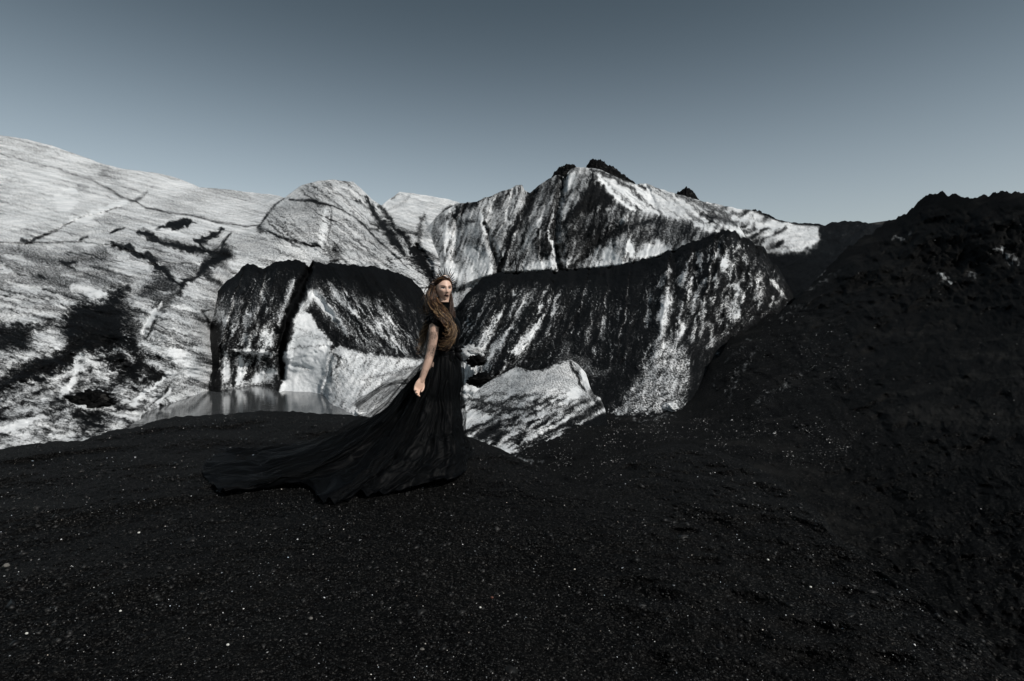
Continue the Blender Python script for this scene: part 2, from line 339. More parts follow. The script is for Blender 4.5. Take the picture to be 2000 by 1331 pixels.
def A_ash_shading(U, V):
    u, v = warp(U, V, 6, 30, 3, 8, 90)
    g = fbm(U / 2.6, V / 2.0, 2, 91)
    up = 1 - sstep(430, 520, V + 0.12 * (400 - U) * 0 )
    st = fbm(*rot(U + 0.3 * (u - U), V + 0.3 * (v - V), 14 , 170, 5), 4, 92)                 # long streaks down the slope
    st2 = fbm(*rot(u, v, 18, 95, 16), 4, 95)
    dome = poly(U, V, [(505, 445), (555, 385), (600, 355), (700, 350), (850, 540), (830, 600), (650, 520), (560, 480)], 14)
    st3 = fbm(*rot(u, v, 40, 110, 6), 4, 97)
    a = 0.22 + (0.22 + 0.10 * fbm(U / 120, V / 70, 2, 111)) * st * up * (1 - dome) + 0.10 * up * fbm(u / 60, v / 22, 3, 112) + dome * (0.08 + 0.50 * np.clip(st3, -0.1, 1))
    a += (1 - up) * (1 - dome) * (0.13 + 0.55 * np.clip(st2, -0.25, 1) + 0.22 * st + 0.10 * fbm(*rot(u, v, 24, 30, 9), 3, 99))
    a += 0.10 * (U > 0) * sstep(300, 0, V) * 0
    D = [  # ash in cracks and hollows, some crack shadows painted in: points, width, amount
        ([(0, 300), (60, 318), (110, 330), (170, 348), (205, 365), (235, 385), (258, 393)], 3, .5), ([(190, 360), (235, 385), (262, 394)], 4, .6), ([(245, 388), (258, 394), (272, 388), (290, 374)], 5, .6),
        ([(258, 393), (290, 408), (330, 415), (380, 422), (430, 435), (480, 442), (505, 441)], 3.5, .75), ([(58, 474), (80, 462), (110, 450)], 4, 1.0), ([(100, 452), (140, 434), (180, 420), (235, 405)], 2.2, .7), ([(40, 470), (60, 474)], 6, .8),
        ([(150, 362), (175, 366)], 5, .45), ([(0, 476), (70, 474), (160, 473)], 3, .6), ([(0, 490), (60, 488), (140, 505), (180, 520)], 12, .42), ([(50, 500), (110, 515), (160, 508)], 9, .6), ([(155, 470), (172, 464)], 4, 1), ([(215, 455), (243, 446)], 3.5, 1),
        ([(222, 476), (255, 488), (290, 510)], 6, .9), ([(188, 500), (210, 492)], 8, .6), ([(285, 495), (300, 510), (322, 532), (336, 545)], [3, 9, 12, 6], .95), ([(270, 452), (310, 470), (360, 485), (405, 492), (446, 500)], 7, .95),
        ([(432, 446), (428, 456), (415, 460), (388, 470), (398, 487)], 7, 1), ([(452, 456), (436, 470), (431, 492)], 5, .9), ([(425, 496), (448, 497)], 16, .95), ([(440, 500), (405, 518), (388, 538)], 9, 1), ([(388, 538), (362, 552), (350, 575)], 6, .9),
        ([(350, 572), (320, 596), (300, 600)], 8, .7), ([(395, 520), (410, 545), (425, 550)], 6, .8), ([(340, 555), (290, 560), (330, 540)], 9, .5), ([(0, 545), (60, 550), (120, 545), (190, 560)], 9, .45), ([(310, 590), (298, 640), (282, 665)], 4, .8),
        ([(505, 444), (520, 420), (538, 400), (556, 388)], 3.5, .9), ([(505, 446), (515, 452)], 9, .7), ([(520, 452), (545, 462), (590, 476), (625, 484)], 3.5, .9), ([(430, 470), (470, 480), (520, 490), (560, 500)], 14, .35),
        ([(566, 391), (600, 393), (640, 400), (655, 404)], 4, .9), ([(655, 404), (690, 425), (720, 450), (760, 490), (800, 525)], 3.5, .75), ([(648, 400), (646, 430), (640, 470)], 2.5, .6), ([(600, 430), (610, 470), (630, 480)], 4, .4),
        ([(640, 485), (655, 500), (650, 515)], 15, .6), ([(650, 455), (700, 485), (760, 520), (800, 545)], 5, .55), ([(715, 385), (735, 420), (760, 455), (790, 500)], [3, 6, 7, 4], .95), ([(742, 402), (765, 438), (800, 478), (830, 520)], [3, 4, 5, 9], .85),
        ([(812, 490), (822, 505), (836, 535), (845, 550)], [8, 12, 9, 5], 1.1), ([(765, 388), (780, 378)], 4, .6), ([(760, 410), (790, 395), (800, 382)], 5, .4), ([(828, 425), (822, 450), (815, 480)], [3, 7, 4], .6), ([(850, 430), (880, 405), (900, 398)], 5, .8),
        ([(255, 662), (270, 700), (292, 728), (318, 736)], 10, .9), ([(222, 742), (255, 735), (268, 705)], 15, .85), ([(0, 775), (50, 770), (110, 765)], 18, .5), ([(100, 790), (135, 790)], 14, .75), ([(150, 812), (190, 815), (165, 840)], 17, .95),
        ([(265, 775), (300, 762), (312, 735)], 5, .8), ([(292, 795), (320, 770), (335, 745)], 3.5, .8), ([(60, 830), (120, 815)], 9, .4), ([(175, 720), (180, 750), (190, 765)], 6, .6), ([(330, 660), (360, 680), (380, 670)], 14, .25), ([(0, 800), (30, 815), (0, 830)], 14, .5),
        ([(60, 535), (110, 548), (165, 575)], 12, .6), ([(275, 575), (310, 560), (350, 558)], 12, .75), ([(212, 698), (248, 714), (262, 738)], 17, .95), ([(282, 742), (318, 728)], 9, .85), ([(30, 520), (90, 530), (150, 528)], 10, .5), ([(170, 540), (215, 555), (250, 560)], 11, .55), ([(240, 600), (262, 640), (262, 680)], 14, .7), ([(110, 690), (160, 672), (230, 668), (262, 672)], 10, .95), ([(120, 745), (150, 735), (145, 760)], 12, .6), ([(0, 705), (40, 690)], 10, .4), ([(70, 600), (110, 606), (135, 612)], 8, .5), ([(300, 640), (330, 630), (360, 640)], 10, .35)]
    fr = fbm(*rot(u, v, 22, 26, 5), 4, 106); us, vs_ = warp(U, V, 3, 45, 0.8, 6, 108); gap = 0.55 + 0.75 * np.clip(fbm(U / 16, V / 12, 3, 109) + 0.35, 0, 1)
    for pts, w, k in D:
        thin = (not hasattr(w, '__len__')) and w <= 5
        m = stroke(us, vs_, pts, w * 0.75) * np.minimum(gap, 1) if thin else rag(stroke(u, v, pts, np.asarray(w) * 1.15 if hasattr(w, '__len__') else w * 1.15), fr)
        a = np.maximum(a, k * m + a * (1 - m))
    for pts, f, k in [([(308, 448), (330, 436), (352, 427), (382, 438), (352, 447)], 2.5, 1.1), ([(122, 622), (150, 597), (203, 590), (215, 572), (252, 562), (237, 600), (248, 640), (255, 668), (215, 684), (150, 668), (130, 650)], 11, 1.0),
                      ([(-60, 634), (40, 632), (95, 634), (62, 648), (52, 676), (-60, 692)], 7, .92), ([(-60, 770), (0, 750), (60, 704), (128, 691), (172, 660), (214, 680), (150, 694), (146, 712), (90, 734), (30, 748), (0, 770), (-60, 800)], 6, 1.08)]:
        m = rag(poly(u, v, pts, f * 1.7), fr, 1.0); a = a * (1 - m) + (k + 0.12 * st2) * m
    low2 = poly(U, V, [(-100, 700), (200, 670), (330, 740), (330, 810), (200, 880), (-100, 900)], 25)
    a += low2 * (0.02 + 0.5 * np.clip(fbm(*rot(u, v, -18, 34, 11), 4, 104), -0.3, 1))
    for pts, w, k in [([(140, 560), (180, 572), (205, 575)], 10, .5), ([(85, 815), (40, 830), (0, 842)], 6, .8), ([(110, 385), (130, 405), (148, 396)], 9, .5), ([(125, 372), (150, 374)], 4, .6), ([(135, 430), (170, 425), (225, 398), (245, 395)], 5, .5), ([(150, 700), (145, 745), (120, 775)], 8, .6),
                      ([(636, 408), (632, 440), (628, 476)], 8, .25), ([(170, 770), (200, 760)], 4, .9), ([(255, 790), (320, 740)], 3, .9), ([(290, 815), (335, 758)], 2.5, .9), ([(340, 690), (390, 740)], 20, .35), ([(280, 650), (310, 600), (318, 590)], 5, .5)]:  # the dome's bright strip is a highlight painted by thinning the ash
        a -= k * stroke(u, v, pts, w)
    a = np.maximum(a, a + (0.14 + 0.2 * (1 - up)) * veins(U, V, 16, 190, 26, 115) + 0.36 * veins(U, V, 40, 120, 20, 117) * dome) + 0.16 * up * fbm(U / 170, V / 60, 3, 121)  # last term: broad soft shading of the upper slope, put into the ash
    return a + (0.08 + 0.30 * np.clip(a, 0, 0.6)) * g
sheet("glacier_slope", A_top, A_bot, 2.0, lambda U, V: tps(U, V, A_ctrl), A_relief, A_ash_shading, M_far, rough=0.8, rseed=1)

# ---- fluted central ice peak
C_top = [(800, 500), (815, 478), (830, 450), (850, 428), (870, 412), (890, 400), (905, 397), (930, 395), (945, 387), (960, 384), (975, 376), (985, 373), (1000, 368), (1010, 362), (1020, 360), (1024, 371), (1035, 378),
         (1050, 364), (1075, 349), (1090, 342), (1102, 345), (1112, 333), (1126, 325), (1140, 326), (1150, 330), (1170, 330), (1200, 342), (1225, 353), (1245, 360), (1262, 358), (1282, 366), (1310, 376), (1365, 391), (1400, 403), (1430, 424), (1452, 455), (1470, 492)]
C_bot = [(800, 600), (890, 600), (980, 560), (1200, 545), (1320, 510), (1400, 490), (1470, 500)]
C_ctrl = [(800, 560, 94), (880, 560, 88), (1000, 530, 86), (1090, 528, 84), (1200, 520, 80), (1300, 490, 78), (1400, 458, 76), (1470, 470, 84), (900, 397, 124), (1020, 362, 120), (1035, 378, 122), (1120, 325, 124), (1165, 330, 124),
          (1280, 366, 128), (1400, 401, 118), (1470, 420, 112), (960, 460, 100), (1050, 440, 97), (1150, 440, 93), (1230, 420, 97), (1300, 440, 92), (830, 450, 122), (1260, 400, 118), (1215, 398, 106), (1165, 352, 114)]
def C_relief(U, V):
    u, v = warp(U, V, 4, 26, 2, 8, 170)
    h = 6 * fbm(*rot(U, V, 108, 70, 14), 4, 171) + 3 * fbm(*rot(U, V, 108, 26, 6), 3, 175) + 1.0 * fbm(U / 5, V / 6, 2, 178)
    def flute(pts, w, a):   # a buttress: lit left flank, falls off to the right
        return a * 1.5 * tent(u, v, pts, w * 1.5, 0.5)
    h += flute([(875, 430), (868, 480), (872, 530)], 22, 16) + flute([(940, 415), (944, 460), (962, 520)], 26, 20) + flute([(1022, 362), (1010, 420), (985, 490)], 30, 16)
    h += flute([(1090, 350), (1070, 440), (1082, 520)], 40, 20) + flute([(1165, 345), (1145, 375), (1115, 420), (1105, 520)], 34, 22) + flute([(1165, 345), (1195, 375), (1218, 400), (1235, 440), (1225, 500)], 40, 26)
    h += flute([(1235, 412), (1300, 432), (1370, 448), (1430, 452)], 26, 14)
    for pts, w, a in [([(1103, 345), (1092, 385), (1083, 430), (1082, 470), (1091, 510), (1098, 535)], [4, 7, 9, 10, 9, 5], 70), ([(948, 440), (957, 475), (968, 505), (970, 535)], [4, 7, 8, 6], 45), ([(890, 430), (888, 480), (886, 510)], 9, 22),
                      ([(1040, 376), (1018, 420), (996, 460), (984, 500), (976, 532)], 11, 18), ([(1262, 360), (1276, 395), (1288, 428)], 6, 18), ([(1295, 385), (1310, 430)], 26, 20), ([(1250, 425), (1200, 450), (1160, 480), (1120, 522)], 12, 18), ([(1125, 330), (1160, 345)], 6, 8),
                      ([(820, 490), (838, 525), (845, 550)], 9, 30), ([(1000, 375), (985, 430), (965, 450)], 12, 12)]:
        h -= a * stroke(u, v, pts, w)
    h -= 3.5 * veins(U, V, 108, 90, 16, 205)
    h += faults(U, V, C_FAULT)[0]
    # undercut foot of the face
    foot = interp_line(U.ravel(), [(800, 560), (890, 562), (930, 546), (980, 531), (1090, 529), (1200, 520), (1250, 510), (1320, 486), (1400, 461), (1470, 470)]).reshape(U.shape)
    h -= 40 * sstep(-3, 10, V - foot)
    return h
def C_ash_shading(U, V):
    u, v = warp(U, V, 4, 22, 2.5, 7, 190)
    g = fbm(U / 2.4, V / 2.8, 2, 191)
    st = fbm(*rot(u, v, 110, 60, 7), 4, 192); bl = fbm(u / 34, v / 30, 4, 195)
    a = 0.32 + 0.42 * np.clip(st, -0.4, 1) + 0.28 * bl + 0.14 * sstep(870, 1000, U)
    rightf = poly(U, V, [(1165, 330), (1245, 358), (1290, 366), (1480, 410), (1480, 470), (1330, 430), (1240, 415)], 8)
    a = a * (1 - rightf) + rightf * (0.20 + 0.65 * np.clip(fbm(*rot(u, v, 38, 60, 7), 4, 198), -0.2, 1))
    for pts, f, k in [([(980, 375), (1036, 378), (1012, 430), (990, 470), (975, 520), (965, 470), (955, 430)], 12, .42), ([(1160, 352), (1140, 380), (1118, 408), (1096, 432), (1096, 450), (1130, 430), (1180, 402), (1205, 402), (1180, 370)], 6, .93), ([(1215, 402), (1250, 420), (1330, 432), (1420, 450), (1400, 460), (1330, 470), (1280, 480), (1230, 470)], 9, .62),  # first patch: the peak's shaded face, painted as grey ash
                      ([(1044, 368), (1078, 350), (1095, 346), (1090, 380), (1070, 420), (1040, 440), (1010, 520), (980, 525), (1005, 450)], 10, .55), ([(1100, 430), (1150, 410), (1210, 410), (1180, 460), (1120, 520), (1102, 500)], 10, .72), ([(1060, 430), (1080, 440), (1080, 490), (1060, 510), (1040, 470)], 9, .7),
                      ([(905, 396), (960, 384), (930, 400), (890, 425), (870, 425)], 4, .75)]:
        m = rag(poly(u, v, pts, f * 1.5), st, 1.0); a = a * (1 - m) + m * (k + 0.06 + 0.42 * st * (k < .9) + 0.12 * bl)
    for pts, w, k in [([(1103, 345), (1092, 385), (1083, 430), (1082, 470), (1091, 510), (1098, 535)], [2, 4, 6, 7, 7, 4], .85), ([(948, 445), (957, 475), (968, 505), (970, 535)], [2, 4, 6, 5], .75), ([(1046, 372), (1022, 420), (1000, 460), (988, 500), (976, 532)], [5, 8, 7, 6, 4], .95),  # ash bands, with the shade inside the crevasses painted in
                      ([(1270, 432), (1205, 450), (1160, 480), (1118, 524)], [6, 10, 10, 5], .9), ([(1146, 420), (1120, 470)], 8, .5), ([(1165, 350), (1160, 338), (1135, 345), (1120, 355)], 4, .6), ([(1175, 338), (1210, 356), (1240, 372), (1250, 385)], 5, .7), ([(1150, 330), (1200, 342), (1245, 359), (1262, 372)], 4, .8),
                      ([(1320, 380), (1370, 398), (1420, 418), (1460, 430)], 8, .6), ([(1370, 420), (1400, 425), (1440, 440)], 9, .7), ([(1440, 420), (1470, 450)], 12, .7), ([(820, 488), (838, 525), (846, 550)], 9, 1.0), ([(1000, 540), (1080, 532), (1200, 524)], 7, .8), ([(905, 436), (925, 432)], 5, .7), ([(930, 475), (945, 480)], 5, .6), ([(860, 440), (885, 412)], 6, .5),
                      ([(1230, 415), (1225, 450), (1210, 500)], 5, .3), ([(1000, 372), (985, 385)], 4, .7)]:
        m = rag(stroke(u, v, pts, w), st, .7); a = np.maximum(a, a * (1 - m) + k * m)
    for pts, w, k in [([(874, 432), (869, 470), (870, 500)], 3.2, .5), ([(939, 416), (942, 440), (948, 462)], 3, .6), ([(1071, 452), (1080, 485), (1089, 527)], 2.4, .9), ([(1166, 343), (1192, 372), (1215, 396), (1240, 410)], [2, 3, 4, 3], .8), ([(1228, 470), (1233, 500)], 5, .9), ([(1215, 515), (1190, 500), (1170, 520)], 12, .6),  # thin strokes here paint the sunlit slivers of the crevasse walls
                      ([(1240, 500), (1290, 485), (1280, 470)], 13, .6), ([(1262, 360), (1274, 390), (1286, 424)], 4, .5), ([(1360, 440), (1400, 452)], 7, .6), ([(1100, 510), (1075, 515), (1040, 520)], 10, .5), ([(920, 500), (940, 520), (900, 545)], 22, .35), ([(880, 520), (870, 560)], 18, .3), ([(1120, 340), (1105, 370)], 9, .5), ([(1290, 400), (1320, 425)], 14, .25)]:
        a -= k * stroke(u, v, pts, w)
    foot = interp_line(U.ravel(), [(800, 600), (890, 600), (930, 556), (980, 532), (1090, 530), (1200, 521), (1250, 511), (1320, 487), (1400, 461), (1470, 470)]).reshape(U.shape)
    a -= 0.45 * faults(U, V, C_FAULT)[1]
    a += 0.4 * veins(U, V, 108, 90, 16, 205) * (1 - rightf) + 0.4 * veins(U, V, 38, 80, 15, 207) * rightf
    a = np.maximum(a, 1.1 * sstep(-1, 4, V - foot))  # shade below the overhanging foot, painted as full ash
    return a + (0.12 + 0.2 * np.clip(a, 0, 0.8)) * g
sheet("ice_peak", C_top, C_bot, 1.9, lambda U, V: tps(U, V, C_ctrl), C_relief, C_ash_shading, M_far, rough=2.0, rseed=2)

# ---- ridge running away to the right, and the far hill
D_top = [(1290, 372), (1365, 391), (1400, 400), (1440, 408), (1470, 411), (1500, 420), (1520, 430), (1560, 436), (1600, 438), (1612, 439), (1625, 434), (1660, 431), (1690, 433), (1710, 437), (1740, 446), (1780, 462)]
def D_relief(U, V): return 14 * fbm(U / 34, V / 26, 4, 228) * sstep(1590, 1640, U) + 12 * ridged(*rot(U, V, 140, 60, 22), 3, 229) * sstep(1590, 1640, U) + 7 * fbm(U / 40, V / 22, 4, 221) + 8 * ridged(*rot(U, V, 150, 60, 20), 3, 224) + 1.5 * fbm(U / 6, V / 5, 2, 226)
def D_ash(U, V):
    u, v = warp(U, V, 5, 24, 3, 8, 230)
    a = 0.45 + 0.95 * fbm(*rot(u, v, 150, 44, 13), 4, 231)
    m = poly(u, v, [(1535, 448), (1596, 442), (1604, 468), (1585, 480), (1545, 486), (1530, 478)], 5); a = a * (1 - m) + m * (0.12 + 0.2 * fbm(u / 9, v / 9, 3, 233))
    m = poly(u, v, [(1602, 430), (1800, 425), (1800, 520), (1560, 520), (1585, 484), (1606, 468)], 5); a = a * (1 - m) + m * (1.0 + 0.25 * fbm(u / 18, v / 10, 3, 234))
    a = np.maximum(a, 1.1 * np.exp(-(np.clip(V - interp_line(U.ravel(), D_top).reshape(U.shape), 0, 99) / 5) ** 2) * sstep(1450, 1500, U))
    a = np.maximum(a, sstep(488, 500, v))
    a -= 0.7 * stroke(u, v, [(1480, 440), (1520, 436), (1545, 440)], 6) + 0.5 * stroke(u, v, [(1430, 425), (1470, 432)], 8)
    return a + 0.2 * fbm(U / 2.4, V / 2.2, 2, 236)
sheet("ice_ridge", D_top, [(1290, 560), (1500, 640), (1600, 660), (1780, 600)], 2.0, lambda U, V: tps(U, V, [(1290, 372, 140), (1500, 420, 118), (1620, 435, 112), (1780, 462, 100), (1400, 480, 100), (1540, 480, 92), (1620, 500, 80), (1700, 480, 84), (1780, 540, 64), (1290, 520, 100), (1500, 520, 84)]),
      D_relief, D_ash, M_far, rough=2.5, rseed=3)
sheet("far_hill", [(1560, 470), (1640, 446), (1700, 436), (1750, 429), (1830, 420), (2100, 405)], [(1560, 520), (2100, 520)], 8.0, lambda U, V: 520 + 0 * U, lambda U, V: 5 * fbm(U / 60, V / 30, 3, 240), lambda U, V: 0.78 + 0.1 * fbm(U / 30, V / 10, 3, 241), M_far)

# ---- dark front lobe on the left with the arch, the bright cave ice and the white foot
E_top = [(386, 660), (392, 632), (400, 606), (415, 577), (440, 551), (462, 534), (474, 521), (484, 515), (494, 514), (505, 520), (518, 522), (530, 517), (545, 510), (560, 511), (580, 507), (596, 511), (603, 521), (611, 507), (632, 518), (648, 513), (662, 517), (682, 516), (700, 520), (730, 521), (760, 527), (800, 546), (825, 566), (838, 586), (858, 610), (880, 650), (910, 705)]
E_bot = [(386, 790), (420, 785), (530, 775), (640, 800), (720, 840), (900, 850)]
E_ctrl = [(386, 780, 41.5), (400, 768, 41), (460, 758, 43.2), (520, 752, 45), (545, 768, 40.2), (620, 772, 39.2), (650, 793, 34.5), (690, 810, 31.5), (386, 660, 50), (400, 606, 55), (470, 526, 62), (550, 510, 62), (700, 518, 62), (800, 546, 64), (838, 592, 64),
          (450, 640, 46), (520, 640, 46), (600, 640, 46), (700, 640, 47), (780, 640, 50), (640, 700, 41), (740, 700, 42), (840, 705, 45), (780, 780, 36), (850, 800, 36), (900, 750, 46), (590, 560, 54), (500, 570, 53), (720, 840, 28)]
ARCH = [(556, 700), (562, 660), (572, 628), (592, 598), (612, 567), (628, 580), (650, 612), (680, 655), (715, 690), (770, 702), (850, 706)]
def E_relief(U, V):
    u, v = warp(U, V, 4, 26, 0.7, 8, 250)
    h = 11 * fbm(U / 60, V / 46, 4, 251) + 4 * fbm(*rot(U, V, 60, 60, 11), 3, 253) * sstep(590, 640, U) + 4 * fbm(*rot(U, V, 98, 50, 12), 3, 255) * sstep(600, 560, U) + 1.0 * fbm(U / 5, V / 5, 2, 256)
    for pts, w, k in [([(492, 520), (462, 600), (436, 700), (440, 770)], 24, 20), ([(545, 515), (520, 600), (500, 690)], 18, 14), ([(650, 520), (700, 600), (770, 690)], 18, 14), ([(720, 525), (775, 600), (820, 680)], 20, 16), ([(790, 550), (820, 620), (840, 690)], 16, 12)]:
        h += k * 1.6 * tent(u, v, pts, w * 1.7)
    h -= 50 * sstep(430, 386, U) ** 2
    inner = poly(u, v, ARCH[:8] + [(700, 680), (648, 690), (640, 780), (550, 780)], 5); h -= 26 * inner * sstep(700, 640, U)
    h += 9 * stroke(u, v, ARCH[:8], 7, False)
    h -= 75 * stroke(u, v, [(606, 520), (590, 560), (566, 610), (552, 650), (547, 690), (553, 738)], [5, 9, 12, 11, 8, 5])
    h += 12 * stroke(u, v, [(575, 548), (556, 600), (540, 650)], 7)
    h += 6 * stroke(u, v, [(455, 684), (500, 688), (542, 691)], 5) - 8 * stroke(u, v, [(475, 695), (468, 745)], 4) - 10 * stroke(u, v, [(412, 640), (425, 700), (418, 760)], 10)
    h += faults(U, V, E_FAULT)[0]
    h += 7 * stroke(u, v, [(560, 700), (600, 690), (640, 672)], 5) - 7 * stroke(u, v, [(560, 712), (585, 716), (606, 722)], 6) + 9 * stroke(u, v, [(648, 672), (640, 700), (636, 735), (625, 760)], 7)
    foot = poly(u, v, [(640, 690), (660, 676), (720, 692), (850, 708), (900, 830), (700, 830), (640, 790), (622, 765)], 6)
    h += foot * (7 * ridged(*rot(u, v, 122, 80, 17), 3, 258) + 3 * fbm(u / 14, v / 14, 3, 259))
    h -= 10 * stroke(u, v, [(460, 600), (440, 640)], 8) + 8 * stroke(u, v, [(440, 640), (452, 652)], 6)
    return h
def E_ash_shading(U, V):
    u, v = warp(U, V, 4, 20, 2.2, 6, 270)
    g = fbm(U / 2.2, V / 2.2, 2, 271)
    a = 0.95 + 0.20 * fbm(*rot(u, v, 75, 40, 6), 4, 280) + 0.14 * g
    slope = poly(U, V, [(620, 560), (700, 560), (800, 640), (830, 700), (720, 690), (660, 640)], 18)
    st = fbm(*rot(u, v, 57, 70, 6), 4, 272); a -= slope * np.clip(0.18 + 0.75 * st, 0, 0.62)
    leftp = poly(U, V, [(395, 600), (460, 560), (560, 560), (545, 660), (540, 760), (395, 770)], 14)
    st2 = fbm(*rot(u, v, 112, 60, 10), 4, 275); a -= leftp * np.clip(0.20 + 0.7 * st2, 0, 0.66) * sstep(560, 640, V)
    L = [([(572, 547), (562, 590), (546, 635)], 8, .72), ([(575, 628), (592, 602), (612, 573), (628, 590), (648, 618)], 12, .5), ([(405, 640), (440, 600), (470, 590)], 16, .3), ([(520, 560), (500, 590)], 12, .25), ([(515, 650), (530, 672)], 17, .62), ([(440, 692), (441, 735)], [6, 10], .75), ([(470, 700), (469, 722), (463, 748)], [5, 8, 4], .85), ([(455, 684), (500, 689), (542, 692)], 5, .6), ([(500, 740), (535, 728)], 15, .7), ([(480, 655), (470, 672)], 9, .35),
         ([(425, 605), (440, 625)], 8, .4), ([(500, 600), (480, 640)], 10, .35), ([(430, 760), (480, 752), (530, 745)], 7, .45), ([(640, 545), (668, 590), (700, 620)], 6, .45), ([(612, 575), (640, 605), (680, 650)], 14, .42), ([(700, 570), (720, 600)], 4, .5), ([(735, 590), (760, 640), (775, 690)], 6, .4), ([(765, 575), (790, 610)], 4, .4), ([(590, 560), (602, 545)], 4, .5), ([(735, 620), (745, 640)], 8, .4)]
    for pts, w, k in L: a -= k * stroke(u, v, pts, w)
    a -= 0.4 * stroke(u, v, [(560, 690), (566, 650), (580, 615), (600, 590), (612, 568)], 9) * (0.6 + g)
    for pts, f, k in [([(568, 660), (578, 625), (597, 610), (612, 618), (622, 640), (640, 655), (654, 668), (640, 676), (600, 676), (560, 684)], 5, -.1), ([(553, 690), (600, 676), (644, 670), (640, 700), (634, 735), (626, 772), (540, 774), (548, 730)], 5, -.25),
                      ([(640, 690), (660, 676), (720, 692), (790, 700), (860, 707), (900, 830), (700, 830), (650, 800), (622, 768), (634, 730)], 5, .2)]:
        m = poly(u, v, pts, f); a = a * (1 - m) + m * (k + 0.10 * g)
    foot = poly(u, v, [(646, 690), (665, 680), (720, 692), (850, 708), (900, 830), (700, 830), (650, 795), (634, 765)], 6)
    a += foot * 0.5 * np.clip(fbm(*rot(u, v, 122, 60, 8), 4, 278) - 0.05, -0.1, 1)
    for pts, w, k in [([(606, 515), (592, 555), (568, 605), (553, 650), (548, 690), (553, 735)], [6, 9, 11, 9, 6, 4], 1.05), ([(560, 655), (580, 640), (600, 648), (640, 664)], 4, .3), ([(568, 680), (600, 678), (636, 676)], 2.2, .45), ([(555, 706), (548, 740), (540, 768)], 5, .95), ([(575, 713), (603, 722)], 4, .35), ([(610, 612), (635, 650), (660, 672)], 6, .85),  # crevasse shade and the arch's shadow bands painted in with the ash
                      ([(430, 760), (475, 756), (540, 742)], 3.5, .5), ([(418, 640), (424, 700), (420, 765)], [12, 14, 12], 1.0), ([(455, 700), (456, 755)], 6, .9), ([(650, 690), (664, 700), (655, 720)], 4, .7), ([(630, 790), (670, 812)], 4, .6), ([(700, 745), (760, 730), (830, 712)], 4, .45), ([(570, 660), (600, 655), (640, 668)], 5, .28), ([(545, 768), (600, 772), (630, 772)], 2.5, .6), ([(475, 690), (510, 715), (520, 705)], 5, .5)]:
        m = stroke(u, v, pts, w); a = np.maximum(a, a * (1 - m) + k * m)
    a -= 0.55 * veins(U, V, 60, 80, 14, 285) * sstep(600, 640, U) + 0.5 * veins(U, V, 108, 80, 14, 287) * sstep(600, 540, U)
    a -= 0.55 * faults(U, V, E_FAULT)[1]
    crest = V - interp_line(U.ravel(), E_top).reshape(U.shape)
    th = np.interp(U, [400, 560, 640, 700, 830], [24, 30, 52, 80, 95]); a = np.maximum(a, 1.04 * sstep(1.25, 0.35, crest / th + 0.35 * fbm(*rot(u, v, 60, 40, 8), 3, 283)) * sstep(395, 420, U))
    return a + (0.10 + 0.22 * sstep(0, .5, a) * sstep(1.1, .6, a)) * g
sheet("ice_cliff", E_top, E_bot, 1.7, lambda U, V: tps(U, V, E_ctrl), E_relief, E_ash_shading, M_mid, rough=4.0, rseed=4, back_d=0.02, wob=13)

# ---- dark front wall on the right with the pale fan at its foot
F_top = [(840, 700), (872, 640), (895, 596), (915, 570), (935, 552), (960, 540), (980, 531), (1005, 534), (1040, 532), (1062, 526), (1084, 535), (1092, 527), (1150, 523), (1190, 524), (1226, 511), (1236, 518), (1250, 509), (1290, 498), (1306, 487), (1316, 494), (1336, 478), (1360, 472), (1385, 461), (1398, 457), (1412, 446), (1426, 450), (1438, 451), (1448, 464), (1462, 464), (1478, 483), (1492, 486), (1508, 511), (1524, 524), (1540, 556), (1555, 590), (1580, 640)]
F_bot = [(840, 830), (950, 830), (1180, 835), (1340, 835), (1420, 720), (1580, 660)]
F_ctrl = [(880, 640, 54), (895, 596, 56), (960, 540, 62), (1090, 530, 66), (1250, 512, 66), (1420, 449, 62), (1510, 508, 60), (1552, 588, 56), (1580, 640, 54), (900, 800, 38), (950, 700, 41), (1000, 740, 37), (1050, 640, 46), (1100, 700, 38), (1150, 740, 33), (1180, 820, 24),
          (1200, 640, 45), (1280, 690, 35), (1250, 800, 24.5), (1330, 805, 24.5), (1330, 740, 30), (1320, 600, 46), (1400, 560, 50), (1400, 690, 40), (1480, 620, 48), (1340, 835, 22), (1100, 830, 25), (950, 830, 30)]
